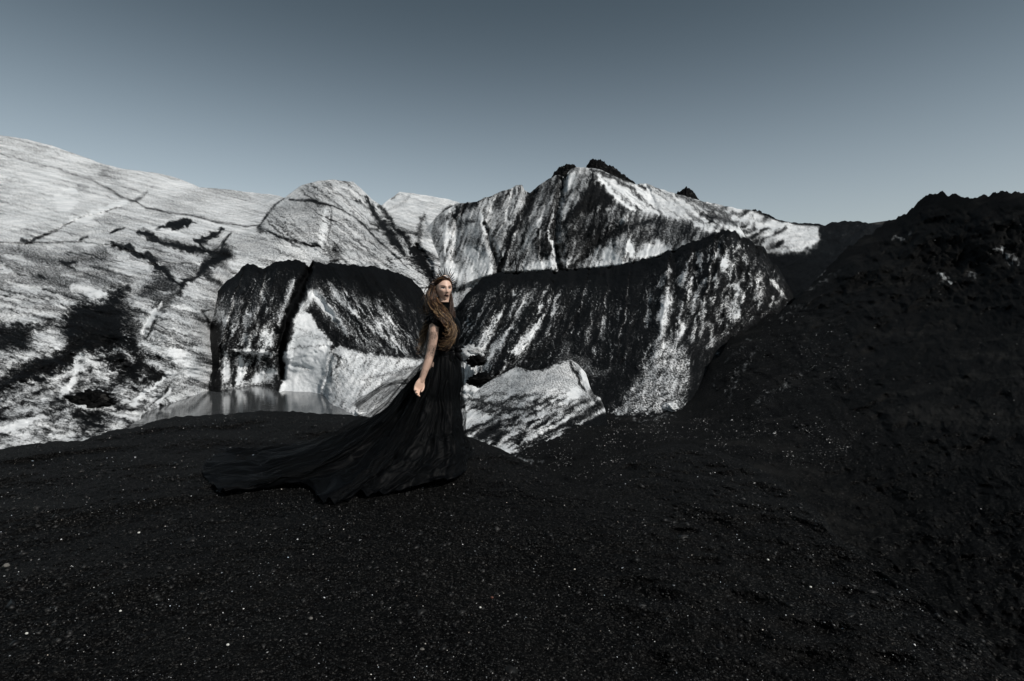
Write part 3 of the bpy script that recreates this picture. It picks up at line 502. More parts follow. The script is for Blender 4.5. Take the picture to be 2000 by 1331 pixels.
def F_relief(U, V):
    u, v = warp(U, V, 5, 28, 2, 8, 300)
    tilt = poly(U, V, [(880, 560), (1120, 540), (1080, 700), (900, 800)], 40)
    h = 13 * fbm(U / 70, V / 50, 4, 301) + tilt * 9 * ridged(*rot(u, v, 122, 110, 20), 3, 303) + 1.0 * fbm(U / 5, V / 5, 2, 306)
    lump = poly(U, V, [(1250, 520), (1420, 455), (1530, 540), (1480, 620), (1380, 690), (1240, 660)], 25)
    h += lump * (11 * ridged(*rot(u, v, 104, 60, 24), 3, 308)) + (1 - lump) * (1 - tilt) * 8 * fbm(*rot(u, v, 96, 60, 14), 3, 310)
    for pts, w, k in [([(1302, 500), (1296, 600), (1288, 690)], 17, 22), ([(1425, 452), (1395, 560), (1345, 680)], 30, 26), ([(1490, 490), (1465, 570), (1430, 640)], 20, 18), ([(1345, 500), (1340, 560), (1325, 640)], 13, 13), ([(1170, 530), (1150, 620), (1125, 700)], 24, 20), ([(1240, 525), (1232, 600), (1215, 690)], 18, 15),
                      ([(1060, 535), (1020, 640), (965, 740)], 22, 20), ([(985, 540), (945, 630), (915, 730)], 18, 18), ([(1115, 535), (1085, 620), (1050, 690)], 14, 12)]:
        h += k * 1.7 * tent(u, v, pts, w * 1.7)
    fan = poly(u, v, [(1262, 690), (1310, 660), (1350, 690), (1350, 800), (1190, 815), (1220, 775)], 10); h += fan * (5 * ridged(*rot(u, v, 130, 26, 9), 3, 312))
    h += faults(U, V, F_FAULT)[0]
    crest = V - interp_line(U.ravel(), F_top).reshape(U.shape); h -= 16 * sstep(60, 15, crest) * sstep(950, 1000, U) * sstep(1400, 1300, U)
    h -= 30 * sstep(890, 840, U) ** 2 + 30 * sstep(1500, 1580, U) ** 2
    return h
def F_ash_shading(U, V):
    u, v = warp(U, V, 5, 22, 2.4, 6, 330)
    g = fbm(U / 2.2, V / 2.2, 2, 331)
    a = 0.96 + 0.18 * fbm(*rot(u, v, 105, 40, 6), 4, 345) + 0.13 * g
    tilt = poly(U, V, [(890, 590), (1000, 560), (1120, 560), (1080, 660), (980, 740), (900, 790)], 22)
    a -= tilt * np.clip(0.06 + 0.9 * fbm(*rot(u, v, 120, 80, 6), 4, 332), 0, 0.52)
    a -= sstep(1040, 1080, U) * sstep(1260, 1200, U) * sstep(560, 600, V) * sstep(740, 690, V) * np.clip(-0.08 + 0.7 * fbm(*rot(u, v, 97, 40, 6), 4, 334), 0, 0.5)
    lump = poly(U, V, [(1262, 545), (1330, 490), (1420, 462), (1520, 540), (1530, 600), (1470, 620), (1390, 670), (1330, 680), (1270, 640)], 18)
    a -= lump * np.clip(0.10 + 1.0 * fbm(*rot(u, v, 106, 32, 12), 4, 336), 0, 0.56)
    for pts, w, k in [([(1056, 624), (1036, 655), (1008, 692)], [3, 9, 4], .85), ([(972, 612), (952, 650), (932, 692), (936, 732)], [4, 11, 13, 6], .5), ([(1002, 638), (985, 656), (962, 690), (950, 722)], [2, 5, 5, 3], .65), ([(1030, 560), (1020, 600), (1000, 636)], 7, .35), ([(1084, 596), (1078, 614)], [2, 4], .8), ([(905, 690), (915, 740), (900, 770)], 8, .5), ([(1060, 590), (1050, 612)], 4, .5),  # first stroke: sunlit facet of a fin, painted by thinning the ash
                      ([(1304, 565), (1297, 610), (1291, 650), (1289, 680)], [4, 9, 6, 9], .72), ([(1335, 535), (1328, 556)], 8, .6), ([(1368, 498), (1364, 512)], 5, .6), ([(1385, 500), (1382, 512)], 4, .6), ([(1420, 490), (1414, 512)], [4, 8], .7), ([(1400, 540), (1396, 560)], 5, .4), ([(1440, 580), (1430, 620)], 12, .5), ([(1360, 570), (1350, 610)], 8, .5), ([(1340, 640), (1318, 665)], 10, .45), ([(1430, 560), (1446, 572)], 8, .45),
                      ([(1270, 600), (1262, 640)], 6, .4), ([(1510, 548), (1535, 585)], 4, .45), ([(1420, 650), (1380, 680)], 6, .3), ([(1480, 530), (1478, 560)], 5, .45), ([(1180, 620), (1176, 660)], 7, .3), ([(1150, 640), (1146, 670)], 7, .3)]:
        a -= k * stroke(u, v, pts, w)
    for pts, f, k in [([(1275, 672), (1310, 664), (1342, 690), (1345, 740), (1332, 790), (1290, 806), (1188, 814), (1215, 782), (1248, 738)], 15, .47), ([(1092, 692), (1104, 664), (1122, 668), (1110, 690), (1142, 698), (1170, 724), (1196, 718), (1182, 740), (1150, 735), (1130, 712), (1078, 712)], 2.5, .72)]:  # small patch: shadowed ice slabs, their shade put into the ash
        m = rag(poly(u, v, pts, f), fbm(*rot(u, v, 120, 30, 7), 4, 346)) if f > 5 else poly(u, v, pts, f); a = a * (1 - m) + m * (k + (0.25 * g + 0.35 * fbm(*rot(u, v, 135, 24, 8), 3, 339)) * (k < .5))
    a -= 0.5 * veins(U, V, 120, 90, 15, 348) * sstep(1180, 1080, U) + 0.4 * veins(U, V, 98, 70, 15, 349) * sstep(1080, 1180, U)
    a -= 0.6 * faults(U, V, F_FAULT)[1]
    hd = dpoly(u, v, [(1335, 798), (1368, 748), (1400, 692), (1440, 652), (1500, 616), (1550, 590)])[0]
    a = np.maximum(a, 1.03 * sstep(1.25, 0.4, (V - interp_line(U.ravel(), F_top).reshape(U.shape)) / np.interp(U, [900, 1000, 1250, 1330, 1420], [20, 42, 62, 40, 16]) + 0.35 * fbm(*rot(u, v, 105, 40, 8), 3, 347)))  # crest ash, with the shadow under the peak's overhang painted in
    return a + (0.06 + 0.3 * sstep(0, .5, a) * sstep(1.1, .6, a)) * g
sheet("ice_wall", F_top, F_bot, 1.8, lambda U, V: tps(U, V, F_ctrl), F_relief, F_ash_shading, M_mid, rough=6.0, rseed=5, back_d=0.02, wob=9)

# ---- ash-streaked ice hummock in the gully, right of the woman
G_top = [(860, 900), (880, 830), (900, 795), (918, 776), (940, 757), (962, 741), (985, 728), (1010, 717), (1030, 722), (1045, 724), (1065, 719), (1090, 708), (1114, 703), (1130, 713), (1145, 731), (1152, 755), (1160, 771), (1172, 776), (1182, 800), (1192, 850)]
def G_depth(U, V): return tps(U, V, [(860, 900, 14), (918, 776, 22), (1010, 717, 23), (1114, 703, 22), (1152, 755, 20), (1180, 800, 18), (930, 850, 16), (1000, 890, 14), (1060, 862, 14.5), (1120, 832, 15.5), (1192, 850, 15), (1000, 960, 12), (1050, 780, 17.5), (1150, 960, 12), (900, 960, 12.5)])
def G_relief(U, V):
    u, v = warp(U, V, 4, 24, 2, 7, 350)
    h = 7 * fbm(U / 40, V / 30, 4, 351) + 6 * ridged(*rot(u, v, 152, 44, 13), 3, 353) * sstep(740, 790, V) + 2.2 * fbm(U / 8, V / 7, 3, 355)
    h -= 10 * stroke(u, v, [(1118, 712), (1130, 735), (1142, 765)], 5) - 6 * stroke(u, v, [(1132, 716), (1148, 745), (1155, 765)], 5)
    h -= 14 * sstep(1150, 1192, U) ** 2 + 9 * stroke(u, v, [(905, 870), (940, 845), (1000, 838)], 8)
    return h
def G_ash(U, V):
    u, v = warp(U, V, 4, 18, 2.2, 6, 370)
    g = fbm(U / 2.2, V / 2.0, 2, 371)
    a = 0.30 + 0.2 * sstep(760, 800, V) + 0.95 * sstep(745, 790, V) * np.clip(fbm(*rot(u, v, 152, 34, 9), 4, 372), -0.4, 1)
    a = np.where(V < 745, a + 0.12 * fbm(u / 14, v / 10, 3, 375), a)
    for pts, w, k in [([(1112, 706), (1124, 730), (1140, 762)], 4, .9), ([(915, 778), (960, 790), (1000, 800), (1040, 796)], 5, .8), ([(935, 855), (960, 840), (975, 830)], 14, 1.0), ([(1060, 820), (1100, 800), (1150, 790)], 9, .4), ([(1000, 880), (1060, 850), (1120, 822), (1180, 795)], 6, .9), ([(1155, 760), (1165, 790)], 6, .7), ([(930, 756), (985, 726), (1010, 716)], 3, .7), ([(1020, 722), (1060, 722), (1100, 706)], 2.5, .8)]:
        m = stroke(u, v, pts, w); a = np.maximum(a, a * (1 - m) + k * m)
    for pts, w, k in [([(1136, 726), (1144, 742), (1152, 760)], 6, .9), ([(905, 830), (920, 815), (950, 812)], 12, .5), ([(1000, 875), (1060, 845), (1110, 818)], 4, .5), ([(1110, 770), (1130, 765)], 9, .4), ([(985, 735), (1010, 728)], 10, .2), ([(960, 885), (1010, 880)], 6, .5)]:
        a -= k * stroke(u, v, pts, w)
    a = np.maximum(a, sstep(0, 10, V - interp_line(U.ravel(), [(860, 850), (905, 852), (945, 870), (1000, 892), (1060, 864), (1120, 834), (1175, 802), (1192, 800)]).reshape(U.shape)) * 1.05)
    return a + (0.16 + 0.22 * sstep(0, .4, a) * sstep(1.1, .6, a)) * g
sheet("ice_hummock", G_top, [(860, 960), (1192, 960)], 1.7, G_depth, G_relief, G_ash, M_near, rough=1.8, rseed=6, back_d=0.03, wob=6)

# ---- black ash hill on the right
I_top = [(905, 880), (945, 872), (1000, 890), (1060, 864), (1120, 834), (1175, 803), (1195, 813), (1290, 808), (1335, 798), (1358, 768), (1378, 734), (1390, 704), (1412, 689), (1428, 658), (1462, 646), (1488, 619), (1522, 612), (1550, 588), (1585, 558), (1620, 520), (1660, 483), (1700, 458), (1722, 443), (1745, 430),
         (1780, 404), (1806, 385), (1815, 381), (1840, 377), (1870, 382), (1930, 383), (1955, 378), (1985, 378), (2010, 381), (2150, 395)]
I_bot = [(905, 1000), (1130, 1000), (1300, 950), (1460, 960), (1600, 1080), (1800, 1230), (2000, 1420), (2150, 1500)]
I_ctrl = [(905, 880, 14), (1000, 890, 13.5), (1120, 834, 15), (1190, 812, 20), (1335, 800, 24), (1400, 692, 36), (1550, 590, 46), (1660, 483, 56), (1745, 430, 60), (1810, 383, 60), (2000, 380, 46), (2150, 395, 42), (1130, 1000, 5.6), (1300, 950, 6.2), (1200, 900, 8.5), (1300, 880, 9.5), (1460, 960, 6.6), (1600, 1080, 5.0), (1800, 1230, 3.4), (2000, 1420, 2.3),
          (1500, 800, 17), (1600, 700, 26), (1700, 620, 33), (1900, 800, 13), (2000, 600, 27), (1850, 590, 34), (1700, 900, 10.0), (2000, 1000, 6.2), (2150, 1300, 3), (1500, 900, 10), (1850, 700, 20), (1800, 480, 48), (1700, 1000, 7.2), (2150, 800, 11)]
def I_depth(U, V): return tps(U, V, I_ctrl)
def I_relief(U, V):
    u, v = warp(U, V, 9, 60, 4, 16, 400)
    h = 48 * fbm(U / 190, V / 120, 4, 401) + 30 * ridged(*rot(u, v, 148, 150, 60), 4, 403) + 16 * ridged(*rot(u, v, 40, 90, 40), 3, 411) + 11 * fbm(U / 34, V / 22, 4, 406) + 2.4 * fbm(U / 6, V / 5, 3, 409)
    h += 12 * sstep(6, -2, np.abs(dpoly(u, v, [(1560, 600), (1650, 575), (1760, 585), (1900, 592), (2100, 580)])[0] - 8))
    h -= 20 * stroke(u, v, [(1660, 765), (1690, 755), (1720, 752)], 12) + 14 * stroke(u, v, [(1900, 975), (1930, 965), (1960, 972)], 10) + 10 * stroke(u, v, [(1545, 735), (1565, 738)], 8)
    edge = V - interp_line(U.ravel(), I_top).reshape(U.shape)
    return h * sstep(0, 60, edge) - 14 * sstep(30, 0, edge) * (U < 1400) * 0
def I_ash(U, V):
    u, v = warp(U, V, 6, 24, 3, 7, 420)
    a = 1.12 + 0 * U
    for pts, w, k in [([(1835, 535), (1862, 552)], 13, .55), ([(1890, 530), (1905, 545)], 12, .4), ([(1960, 490), (1990, 520)], 16, .5), ([(1930, 500), (1960, 480)], 10, .35), ([(1740, 470), (1780, 455)], 9, .4), ([(1590, 545), (1610, 530)], 8, .4), ([(1560, 570), (1600, 555), (1640, 530)], 10, .3), ([(1580, 720), (1540, 750), (1470, 790)], 16, .28), ([(1420, 760), (1400, 790)], 4, .3), ([(1380, 770), (1420, 700)], 5, .28), ([(1200, 820), (1320, 812)], 8, .4), ([(1480, 680), (1440, 730), (1420, 790)], 12, .35), ([(1420, 700), (1470, 660)], 14, .3), ([(1520, 620), (1580, 590)], 12, .3), ([(1010, 895), (1060, 905)], 14, .45)]:
        a -= k * stroke(u, v, pts, w) * (0.45 + 1.0 * np.clip(fbm(u / 9, v / 7, 3, 422), -0.4, 1))
    return a + 0.1 * fbm(U / 2.4, V / 2.2, 2, 425)

def hill_material():
    """black ash with thin places where the ice below shows"""
    m = M_hill; nt = m.node_tree; b = nt.nodes["Principled BSDF"]
    src = b.inputs["Base Color"].links[0].from_socket
    at = nadd(nt, "ShaderNodeAttribute", attribute_name="ash")
    tc = nt.nodes.new("ShaderNodeTexCoord"); nz = nadd(nt, "ShaderNodeTexNoise", Scale=0.35, Detail=8.0, Roughness=0.68); nt.links.new(tc.outputs["Object"], nz.inputs["Vector"])
    src = mixc(nt, mathn(nt, 'MULTIPLY', ramp(nt, nz.outputs[0], 0.50, 0.66), 0.75), src, (0.0125, 0.0122, 0.0115))
    c = mixc(nt, ramp(nt, at.outputs["Fac"], 0.3, 1.0), (0.5, 0.52, 0.53), src)
    nt.links.new(c, b.inputs["Base Color"]); return m
sheet("ash_hill", I_top, I_bot, 2.4, I_depth, I_relief, I_ash, hill_material(), rough=7.0, rseed=7, back_d=0.03)

# ---- black sand mound in the foreground
J_top = [(-200, 905), (0, 878), (60, 868), (120, 862), (160, 860), (190, 850), (215, 841), (260, 837), (290, 827), (320, 818), (380, 812), (440, 807), (520, 803), (560, 803), (610, 807), (660, 808), (700, 812), (760, 818), (830, 834), (900, 850), (950, 866), (1000, 890), (1050, 914), (1090, 934), (1130, 950), (1165, 945),
         (1200, 915), (1240, 886), (1290, 871), (1340, 868), (1400, 880), (1460, 904), (1500, 926), (1540, 950), (1600, 1000), (1640, 1052), (1690, 1080), (1740, 1130), (1800, 1160), (1850, 1215), (1910, 1240), (1960, 1310), (2010, 1335), (2200, 1480)]
def J_depth(U, V): return CZ * F / (np.maximum(V, 790) - HOR)
def J_relief(U, V):
    d = CZ * F / (np.maximum(V, 790) - HOR); x = (U - 1000) / F * d     # ground coordinates: footprints and ripples live there
    edge = V - interp_line(U.ravel(), J_top).reshape(U.shape)
    z = 0.045 * fbm(x / 1.1, d / 1.1, 3, 451) + 0.007 * fbm(x / 0.2, d / 0.2, 3, 455) + 0.006 * fbm(x / 0.06, d / 0.06, 3, 457) + 0.0035 * fbm(x / 0.02, d / 0.02, 2, 459)
    r = sstep(0.3, 1.4, x)
    z = z + r * (0.022 * ridged(x / 0.55 + d / 0.9, d / 0.5 - x / 0.9, 3, 461) + 0.010 * fbm(x / 0.25, d / 0.25, 3, 463))
    for fu, fv, rad in [(1240, 1150, .16), (1290, 1170, .12), (1470, 1180, .14), (1440, 1250, .14), (1590, 1230, .13), (1640, 1160, .10), (1560, 1290, .12), (1290, 1300, .12), (1380, 1100, .1), (1330, 1040, .1), (1740, 1290, .08)]:
        dd = CZ * F / (fv - HOR); xx = (fu - 1000) / F * dd; q = ((x - xx) / rad) ** 2 + ((d - dd) / rad * 1.5) ** 2
        z = z - 0.028 * np.exp(-q) + 0.010 * np.exp(-(np.sqrt(q) - 1.4) ** 2 * 4)
    # raise along the view ray: depth changes by z*d/CZ  ->  photo pixels z*F/CZ
    return z * F / CZ * sstep(0, 18, edge)
sheet("black_sand", J_top, [(-200, 1420), (2200, 1500)], 2.4, J_depth, J_relief, lambda U, V: 0 * U, M_sand, rough=2.6, rseed=8, back=30, back_d=0.05, back_z=0.035)

# the sand goes on under and behind the camera
mesh_obj("ground", [(-400, -400, -5.2), (400, -400, -5.2), (400, 900, -5.2), (-400, 900, -5.2)], np.array([[0, 1, 2, 3]]), M_hill, attrs={"ash": np.ones(4)}, props={"kind": "structure"})
gy = np.linspace(1.95, -9, 24); gx = np.linspace(-9, 9, 40); GX, GY = np.meshgrid(gx, gy)
GZ = -0.02 + 0.03 * fbm(GX / 1.2, GY / 1.2, 3, 470) - 0.06 * np.clip(np.hypot(GX, GY) - 4, 0, 99) ** 1.6 * 0.5
ii = np.arange(GX.size).reshape(GX.shape)
mesh_obj("sand_bank", np.stack([GX, GY, GZ - 0.05], -1).reshape(-1, 3), np.stack([ii[:-1, :-1], ii[1:, :-1], ii[1:, 1:], ii[:-1, 1:]], -1).reshape(-1, 4), M_sand, props={"kind": "structure"})

# ---- glacial pool
m, nt, b = node_mat("silty_melt_water")
b.inputs["Base Color"].default_value = (0.05, 0.053, 0.055, 1); b.inputs["Roughness"].default_value = 0.03; b.inputs["IOR"].default_value = 1.33; b.inputs["Specular IOR Level"].default_value = 0.5
tc = nt.nodes.new("ShaderNodeTexCoord"); mp = nadd(nt, "ShaderNodeMapping"); mp.inputs["Scale"].default_value = (0.6, 1.6, 1); nt.links.new(tc.outputs["Object"], mp.inputs[0])
nz = nadd(nt, "ShaderNodeTexNoise", Scale=1.5, Detail=4.0, Roughness=0.6); nt.links.new(mp.outputs[0], nz.inputs["Vector"])
bp = nadd(nt, "ShaderNodeBump", Strength=0.07, Distance=0.12); nt.links.new(nz.outputs[0], bp.inputs["Height"]); nt.links.new(bp.outputs[0], b.inputs["Normal"])
mesh_obj("water", [(-45, 9, -4), (12, 9, -4), (12, 60, -4), (-45, 60, -4)], np.array([[0, 1, 2, 3]]), m, props={"kind": "structure"})

# ------------------------------------------------------------------ the woman
def W(u, v, d=5.2): return P(u, v, d)
BASE = np.array([(872 - 1000) / F * 5.2, 5.2, 0.0])

def grid_faces(nr, nc, closed):
    i = np.arange(nr * nc).reshape(nr, nc)
    if closed: j = np.roll(i, -1, 1)
    else: i, j = i[:, :-1], i[:, 1:]
    return np.stack([i[:-1], j[:-1], j[1:], i[1:]], -1).reshape(-1, 4)

class Shell:
    def __init__(self): self.v = []; self.f = []; self.n = 0; self.a = []
    def add(self, v, f, a=None):
        v = np.asarray(v, float).reshape(-1, 3); self.v.append(v); self.f.append(np.asarray(f) + self.n); self.n += len(v)
        self.a.append(np.repeat(np.asarray(a, float)[None], len(v), 0) if a is not None and np.ndim(a) == 1 else (np.asarray(a, float) if a is not None else np.zeros((len(v), 3))))
    def get(self): return np.concatenate(self.v), np.concatenate(self.f), np.concatenate(self.a)

def catmull(p, n):
    p = np.asarray(p, float); q = np.vstack([2 * p[0] - p[1], p, 2 * p[-1] - p[-2]]); t = np.linspace(0, len(p) - 1 - 1e-6, n); i = t.astype(int); f = (t - i)[:, None]
    a, b, c, d = q[i], q[i + 1], q[i + 2], q[i + 3]
    return 0.5 * (2 * b + (c - a) * f + (2 * a - 5 * b + 4 * c - d) * f ** 2 + (3 * b - a - 3 * c + d) * f ** 3)

def tube(path, rad, n=10, flat=None, cap=True):
    """tapered limb along a path; flat = (axis, factor) squashes it across an axis"""
    path = np.asarray(path, float); rad = np.asarray(rad, float)
    if cap:
        t0 = path[0] - path[1]; t0 = t0 / np.linalg.norm(t0); t1 = path[-1] - path[-2]; t1 = t1 / np.linalg.norm(t1)
        path = np.vstack([path[0] + t0 * rad[0] * .98, path[0] + t0 * rad[0] * .7, path, path[-1] + t1 * rad[-1] * .7, path[-1] + t1 * rad[-1] * .98])
        rad = np.concatenate([[rad[0] * .2, rad[0] * .72], rad, [rad[-1] * .72, rad[-1] * .2]])
    T = np.gradient(path, axis=0); T /= np.linalg.norm(T, axis=1)[:, None] + 1e-12
    ref = np.array([0, 1.0, 0]) if abs(T[0][1]) < 0.9 else np.array([1.0, 0, 0])
    N = np.cross(T, ref); N /= np.linalg.norm(N, axis=1)[:, None]; B = np.cross(T, N)
    a = np.arange(n) * 2 * math.pi / n
    off = np.cos(a)[None, :, None] * N[:, None] + np.sin(a)[None, :, None] * B[:, None]
    if flat is not None:
        ax = np.asarray(flat[0], float); ax /= np.linalg.norm(ax); off = off - (1 - flat[1]) * (off @ ax)[..., None] * ax
    v = (path[:, None] + off * rad[:, None, None]).reshape(-1, 3)
    f = grid_faces(len(path), n, True)
    if cap:
        k = len(path) - 1; f = np.vstack([f, [[0, i, i + 1, i + 1] for i in range(1, n - 1)], [[k * n, k * n + i + 1, k * n + i, k * n + i] for i in range(1, n - 1)]])
    return v, f

def to_tris(f): return np.vstack([f[:, [0, 1, 2]], f[:, [0, 2, 3]]])

YAW = math.radians(28); HC = W(866, 563.5); 
FW = np.array([math.sin(YAW), -math.cos(YAW), 0.0]); LF = np.array([math.cos(YAW), math.sin(YAW), 0.0]); UP = np.array([0, 0, 1.0])
tilt = math.radians(-4); FW, UP = FW * math.cos(tilt) + UP * math.sin(tilt), UP * math.cos(tilt) - FW * math.sin(tilt)
def head_pt(f, s, z): return HC + np.asarray(f)[..., None] * FW + np.asarray(s)[..., None] * LF + np.asarray(z)[..., None] * UP
def head_loc(p): q = p - HC; return q @ FW, q @ LF, q @ UP

def head_shape(grow=0.0, nlat=56, nlon=72):
    lat = np.linspace(-math.pi / 2, math.pi / 2, nlat); lon = np.linspace(0, 2 * math.pi, nlon, endpoint=False)
    LA, LO = np.meshgrid(lat, lon, indexing='ij')
    nf, ns, nz = np.cos(LA) * np.cos(LO), np.cos(LA) * np.sin(LO), np.sin(LA)
    f = nf * np.where(nf > 0, 0.090, 0.104); s = ns * 0.073; z = nz * np.where(nz > 0, 0.106, 0.112)
    t = np.clip(-nz, 0, 1); s = s * (1 - 0.42 * t ** 1.6); f = np.where(nf < 0, f * (1 - 0.5 * t), f + 0.02 * t * (1 - t * 0.45))
    fr = sstep(0.15, 0.5, nf); a = np.abs(s)
    prof = np.interp(z, [-0.046, -0.036, -0.028, -0.005, 0.018, 0.03], [0, 0.016, 0.024, 0.014, 0.006, 0]); wd = np.interp(z, [-0.04, -0.02, 0.02], [0.0145, 0.011, 0.008])
    g = prof * np.exp(-(s / wd) ** 2)
    g += -0.011 * np.exp(-((a - 0.031) / 0.017) ** 2 - ((z - 0.003) / 0.010) ** 2) + 0.004 * np.exp(-((a - 0.03) / 0.024) ** 2 - ((z - 0.024) / 0.008) ** 2)
    g += 0.006 * np.exp(-((a - 0.043) / 0.018) ** 2 - ((z + 0.02) / 0.016) ** 2) - 0.0005 * np.exp(-((a - 0.047) / 0.016) ** 2 - ((z + 0.058) / 0.018) ** 2)
    g += 0.009 * np.exp(-(s / 0.021) ** 2 - ((z + 0.060) / 0.010) ** 2) - 0.0025 * np.exp(-(s / 0.024) ** 2 - ((z + 0.060) / 0.003) ** 2) - 0.0025 * np.exp(-(s / 0.02) ** 2 - ((z + 0.078) / 0.005) ** 2)
    g += 0.010 * np.exp(-(s / 0.019) ** 2 - ((z + 0.096) / 0.012) ** 2) + 0.005 * np.exp(-((a - 0.031) / 0.010) ** 2 - ((z - 0.003) / 0.007) ** 2)
    f = f + fr * g
    return f * (1 + grow), s * (1 + grow), z * (1 + grow), grid_faces(nlat, nlon, True), nf

tw = math.radians(-25); TF = np.array([math.cos(tw), math.sin(tw), 0]); TS = np.array([-math.sin(tw), math.cos(tw), 0])   # torso facing / its left
def torso(rows, n=24):
    a = np.arange(n) * 2 * math.pi / n
    v = [BASE + np.array([x, 0, z]) + TF * rx * c + TS * ry * s for (z, x, rx, ry) in rows for c, s in zip(np.cos(a), np.sin(a))]
    f = grid_faces(len(rows), n, True); k = (len(rows) - 1) * n
    f = np.vstack([f, [[0, i, i + 1, i + 1] for i in range(1, n - 1)], [[k, k + i + 1, k + i, k + i] for i in range(1, n - 1)]])
    return np.array(v), f
TORSO = [(0.84, 0, .07, .10), (0.90, 0, .082, .112), (0.98, 0, .085, .115), (1.05, .004, .082, .112), (1.15, 0, .094, .125), (1.24, .010, .114, .142), (1.32, -.006, .104, .156), (1.375, -.026, .078, .150), (1.41, -.034, .054, .10), (1.44, -.034, .047, .056), (1.49, -.026, .044, .047), (1.57, -.016, .046, .048)]
ARM = np.array([W(851, 621, 5.06), W(848, 640, 5.035), W(845, 665, 5.01), W(840.5, 690, 4.99), W(836, 706, 4.965), W(829, 726, 4.94), W(823.5, 743, 4.92)])
ARM_R = np.array([.052, .046, .043, .037, .038, .031, .0245])
body = Shell()
hf, hs, hz, hfc, hnf = head_shape(); body.add(head_pt(hf, hs, hz).reshape(-1, 3), hfc)
for sg in (-1, 1):
    ear = np.array([[-0.004, .070, -.030], [-.006, .076, -.015], [-.010, .080, .004], [-.014, .079, .016]]) * [1, sg, 1]
    v, f = tube(head_pt(ear[:, 0], ear[:, 1], ear[:, 2]), [.008, .011, .013, .009], 10, (LF, 0.55)); body.add(v, f)
v, f = torso(TORSO); body.add(v, f)
v, f = tube(catmull(ARM, 26), np.interp(np.linspace(0, 6, 26), range(7), ARM_R), 14); body.add(v, f)
larm = np.array([W(876, 621, 5.36), W(876, 655, 5.40), W(876, 690, 5.40), W(875, 715, 5.36), W(874, 745, 5.32)])
v, f = tube(catmull(larm, 20), np.interp(np.linspace(0, 4, 20), range(5), [.05, .043, .036, .033, .024]), 12); body.add(v, f)
def hand(wrist, hdir, across, palmdir, curl):
    """palm, four unequal curled fingers and a thumb leaving the side of the palm"""
    hdir = hdir / np.linalg.norm(hdir); across = across - hdir * (across @ hdir); across /= np.linalg.norm(across); pd = np.cross(hdir, across); pd *= np.sign(pd @ palmdir)
    for k, o in enumerate((-.026, -.009, .009, .025)):
        v, f = tube([wrist + across * o * .55, wrist + hdir * .04 + across * o * .95, wrist + hdir * .078 + across * o], [.017, .017, .0125], 8, (pd, .85)); body.add(v, f)
        q = wrist + hdir * (.080 - abs(o) * .15) + across * o; ang = 0; pts = [q - hdir * .012, q]
        for L, b in zip(np.array([.040, .026, .021]) * (1.0, 1.08, 1.02, .82)[k], curl):
            ang += b + .06 * k; q = q + L * (hdir * math.cos(ang) + pd * math.sin(ang)); pts.append(q)
        v, f = tube(catmull(pts, 12), np.interp(np.linspace(0, 1, 12), [0, .5, 1], [.0098, .0088, .0070]), 8); body.add(v, f)
    q = wrist + hdir * .022 - across * .026; pts = [q, q + hdir * .022 - across * .016 + pd * .006, q + hdir * .048 - across * .018 + pd * .018, q + hdir * .070 - across * .010 + pd * .026]
    v, f = tube(catmull(pts, 12), np.interp(np.linspace(0, 1, 12), [0, .4, 1], [.0135, .0105, .0078]), 8); body.add(v, f)
hand(ARM[-1] + np.array([0.002, 0, .004]), W(814.5, 760, 4.90) - ARM[-1], np.array([-0.75, -0.55, 0.3]), np.array([0.7, 0.4, -.2]), (.35, .55, .45))
hand(larm[-1], np.array([.05, -.02, -1.0]), np.array([1.0, 0, 0]), np.array([0, -1.0, 0]), (.3, .5, .4))
for sg in (-1, 1):
    hip = BASE + TS * .085 * sg + np.array([-.10, 0, 0]); leg = np.array([hip + [0, 0, .90], hip + [.01, 0, .68], hip + [.015, 0, .48], hip + [-.005, 0, .30], hip + [-.01, 0, .09]])
    v, f = tube(catmull(leg, 16), np.interp(np.linspace(0, 4, 16), range(5), [.085, .075, .054, .052, .036]), 12); body.add(v, f)
    ft = hip + np.array([-.03, 0, .035]); v, f = tube([ft, ft + TF * .10 + [0, 0, -.008], ft + TF * .19 + [0, 0, -.012]], [.034, .036, .022], 10); body.add(v, f)
bv, bf, _ = body.get()
tmp = mesh_obj("person_raw", bv, to_tris(bf), None)
md = tmp.modifiers.new("weld", 'REMESH'); md.mode = 'VOXEL'; md.voxel_size = 0.0036
sm = tmp.modifiers.new("soft", 'SMOOTH'); sm.factor = 0.5; sm.iterations = 2
dg = bpy.context.evaluated_depsgraph_get(); me2 = bpy.data.meshes.new_from_object(tmp.evaluated_get(dg))
nv = len(me2.vertices); co = np.zeros(nv * 3, np.float32); me2.vertices.foreach_get("co", co); co = co.reshape(-1, 3).astype(float)
bpy.data.objects.remove(tmp)
f_, s_, z_ = head_loc(co); head = (np.abs(z_) < .13) & (np.hypot(f_, s_) < .13); front = head & (f_ > .03)
col = np.tile(np.array([.66, .44, .34]), (nv, 1))
def tint(mask, c, k=1.0):
    global col
    m = (np.clip(mask, 0, 1) * k)[:, None]; col = col * (1 - m) + np.array(c) * m
aa = np.abs(s_)
tint(front * np.exp(-((aa - .05) / .014) ** 2 - ((z_ + .035 + (aa - .05) * -.6) / .016) ** 2), (.42, .22, .16), .2)          # blush under the cheekbone
tint(front * np.exp(-((aa - .031) / .019) ** 4 - ((z_ - .006) / .0105) ** 4), (.16, .085, .065), .6)                         # eye shadow
tint(front * (np.abs(aa - .032) < .0135) * (np.abs(z_ - .002) < .0042), (.60, .58, .56), .9)                              # white of the eye
tint(front * (np.hypot(aa - .0315, z_ - .002) < .0055), (.02, .018, .016), 1)                                             # iris
tint(front * (np.abs(aa - .033) < .019) * (np.abs(z_ - .0075 + 9 * (aa - .032) ** 2) < .0036), (.006, .005, .005), 1)      # lashes
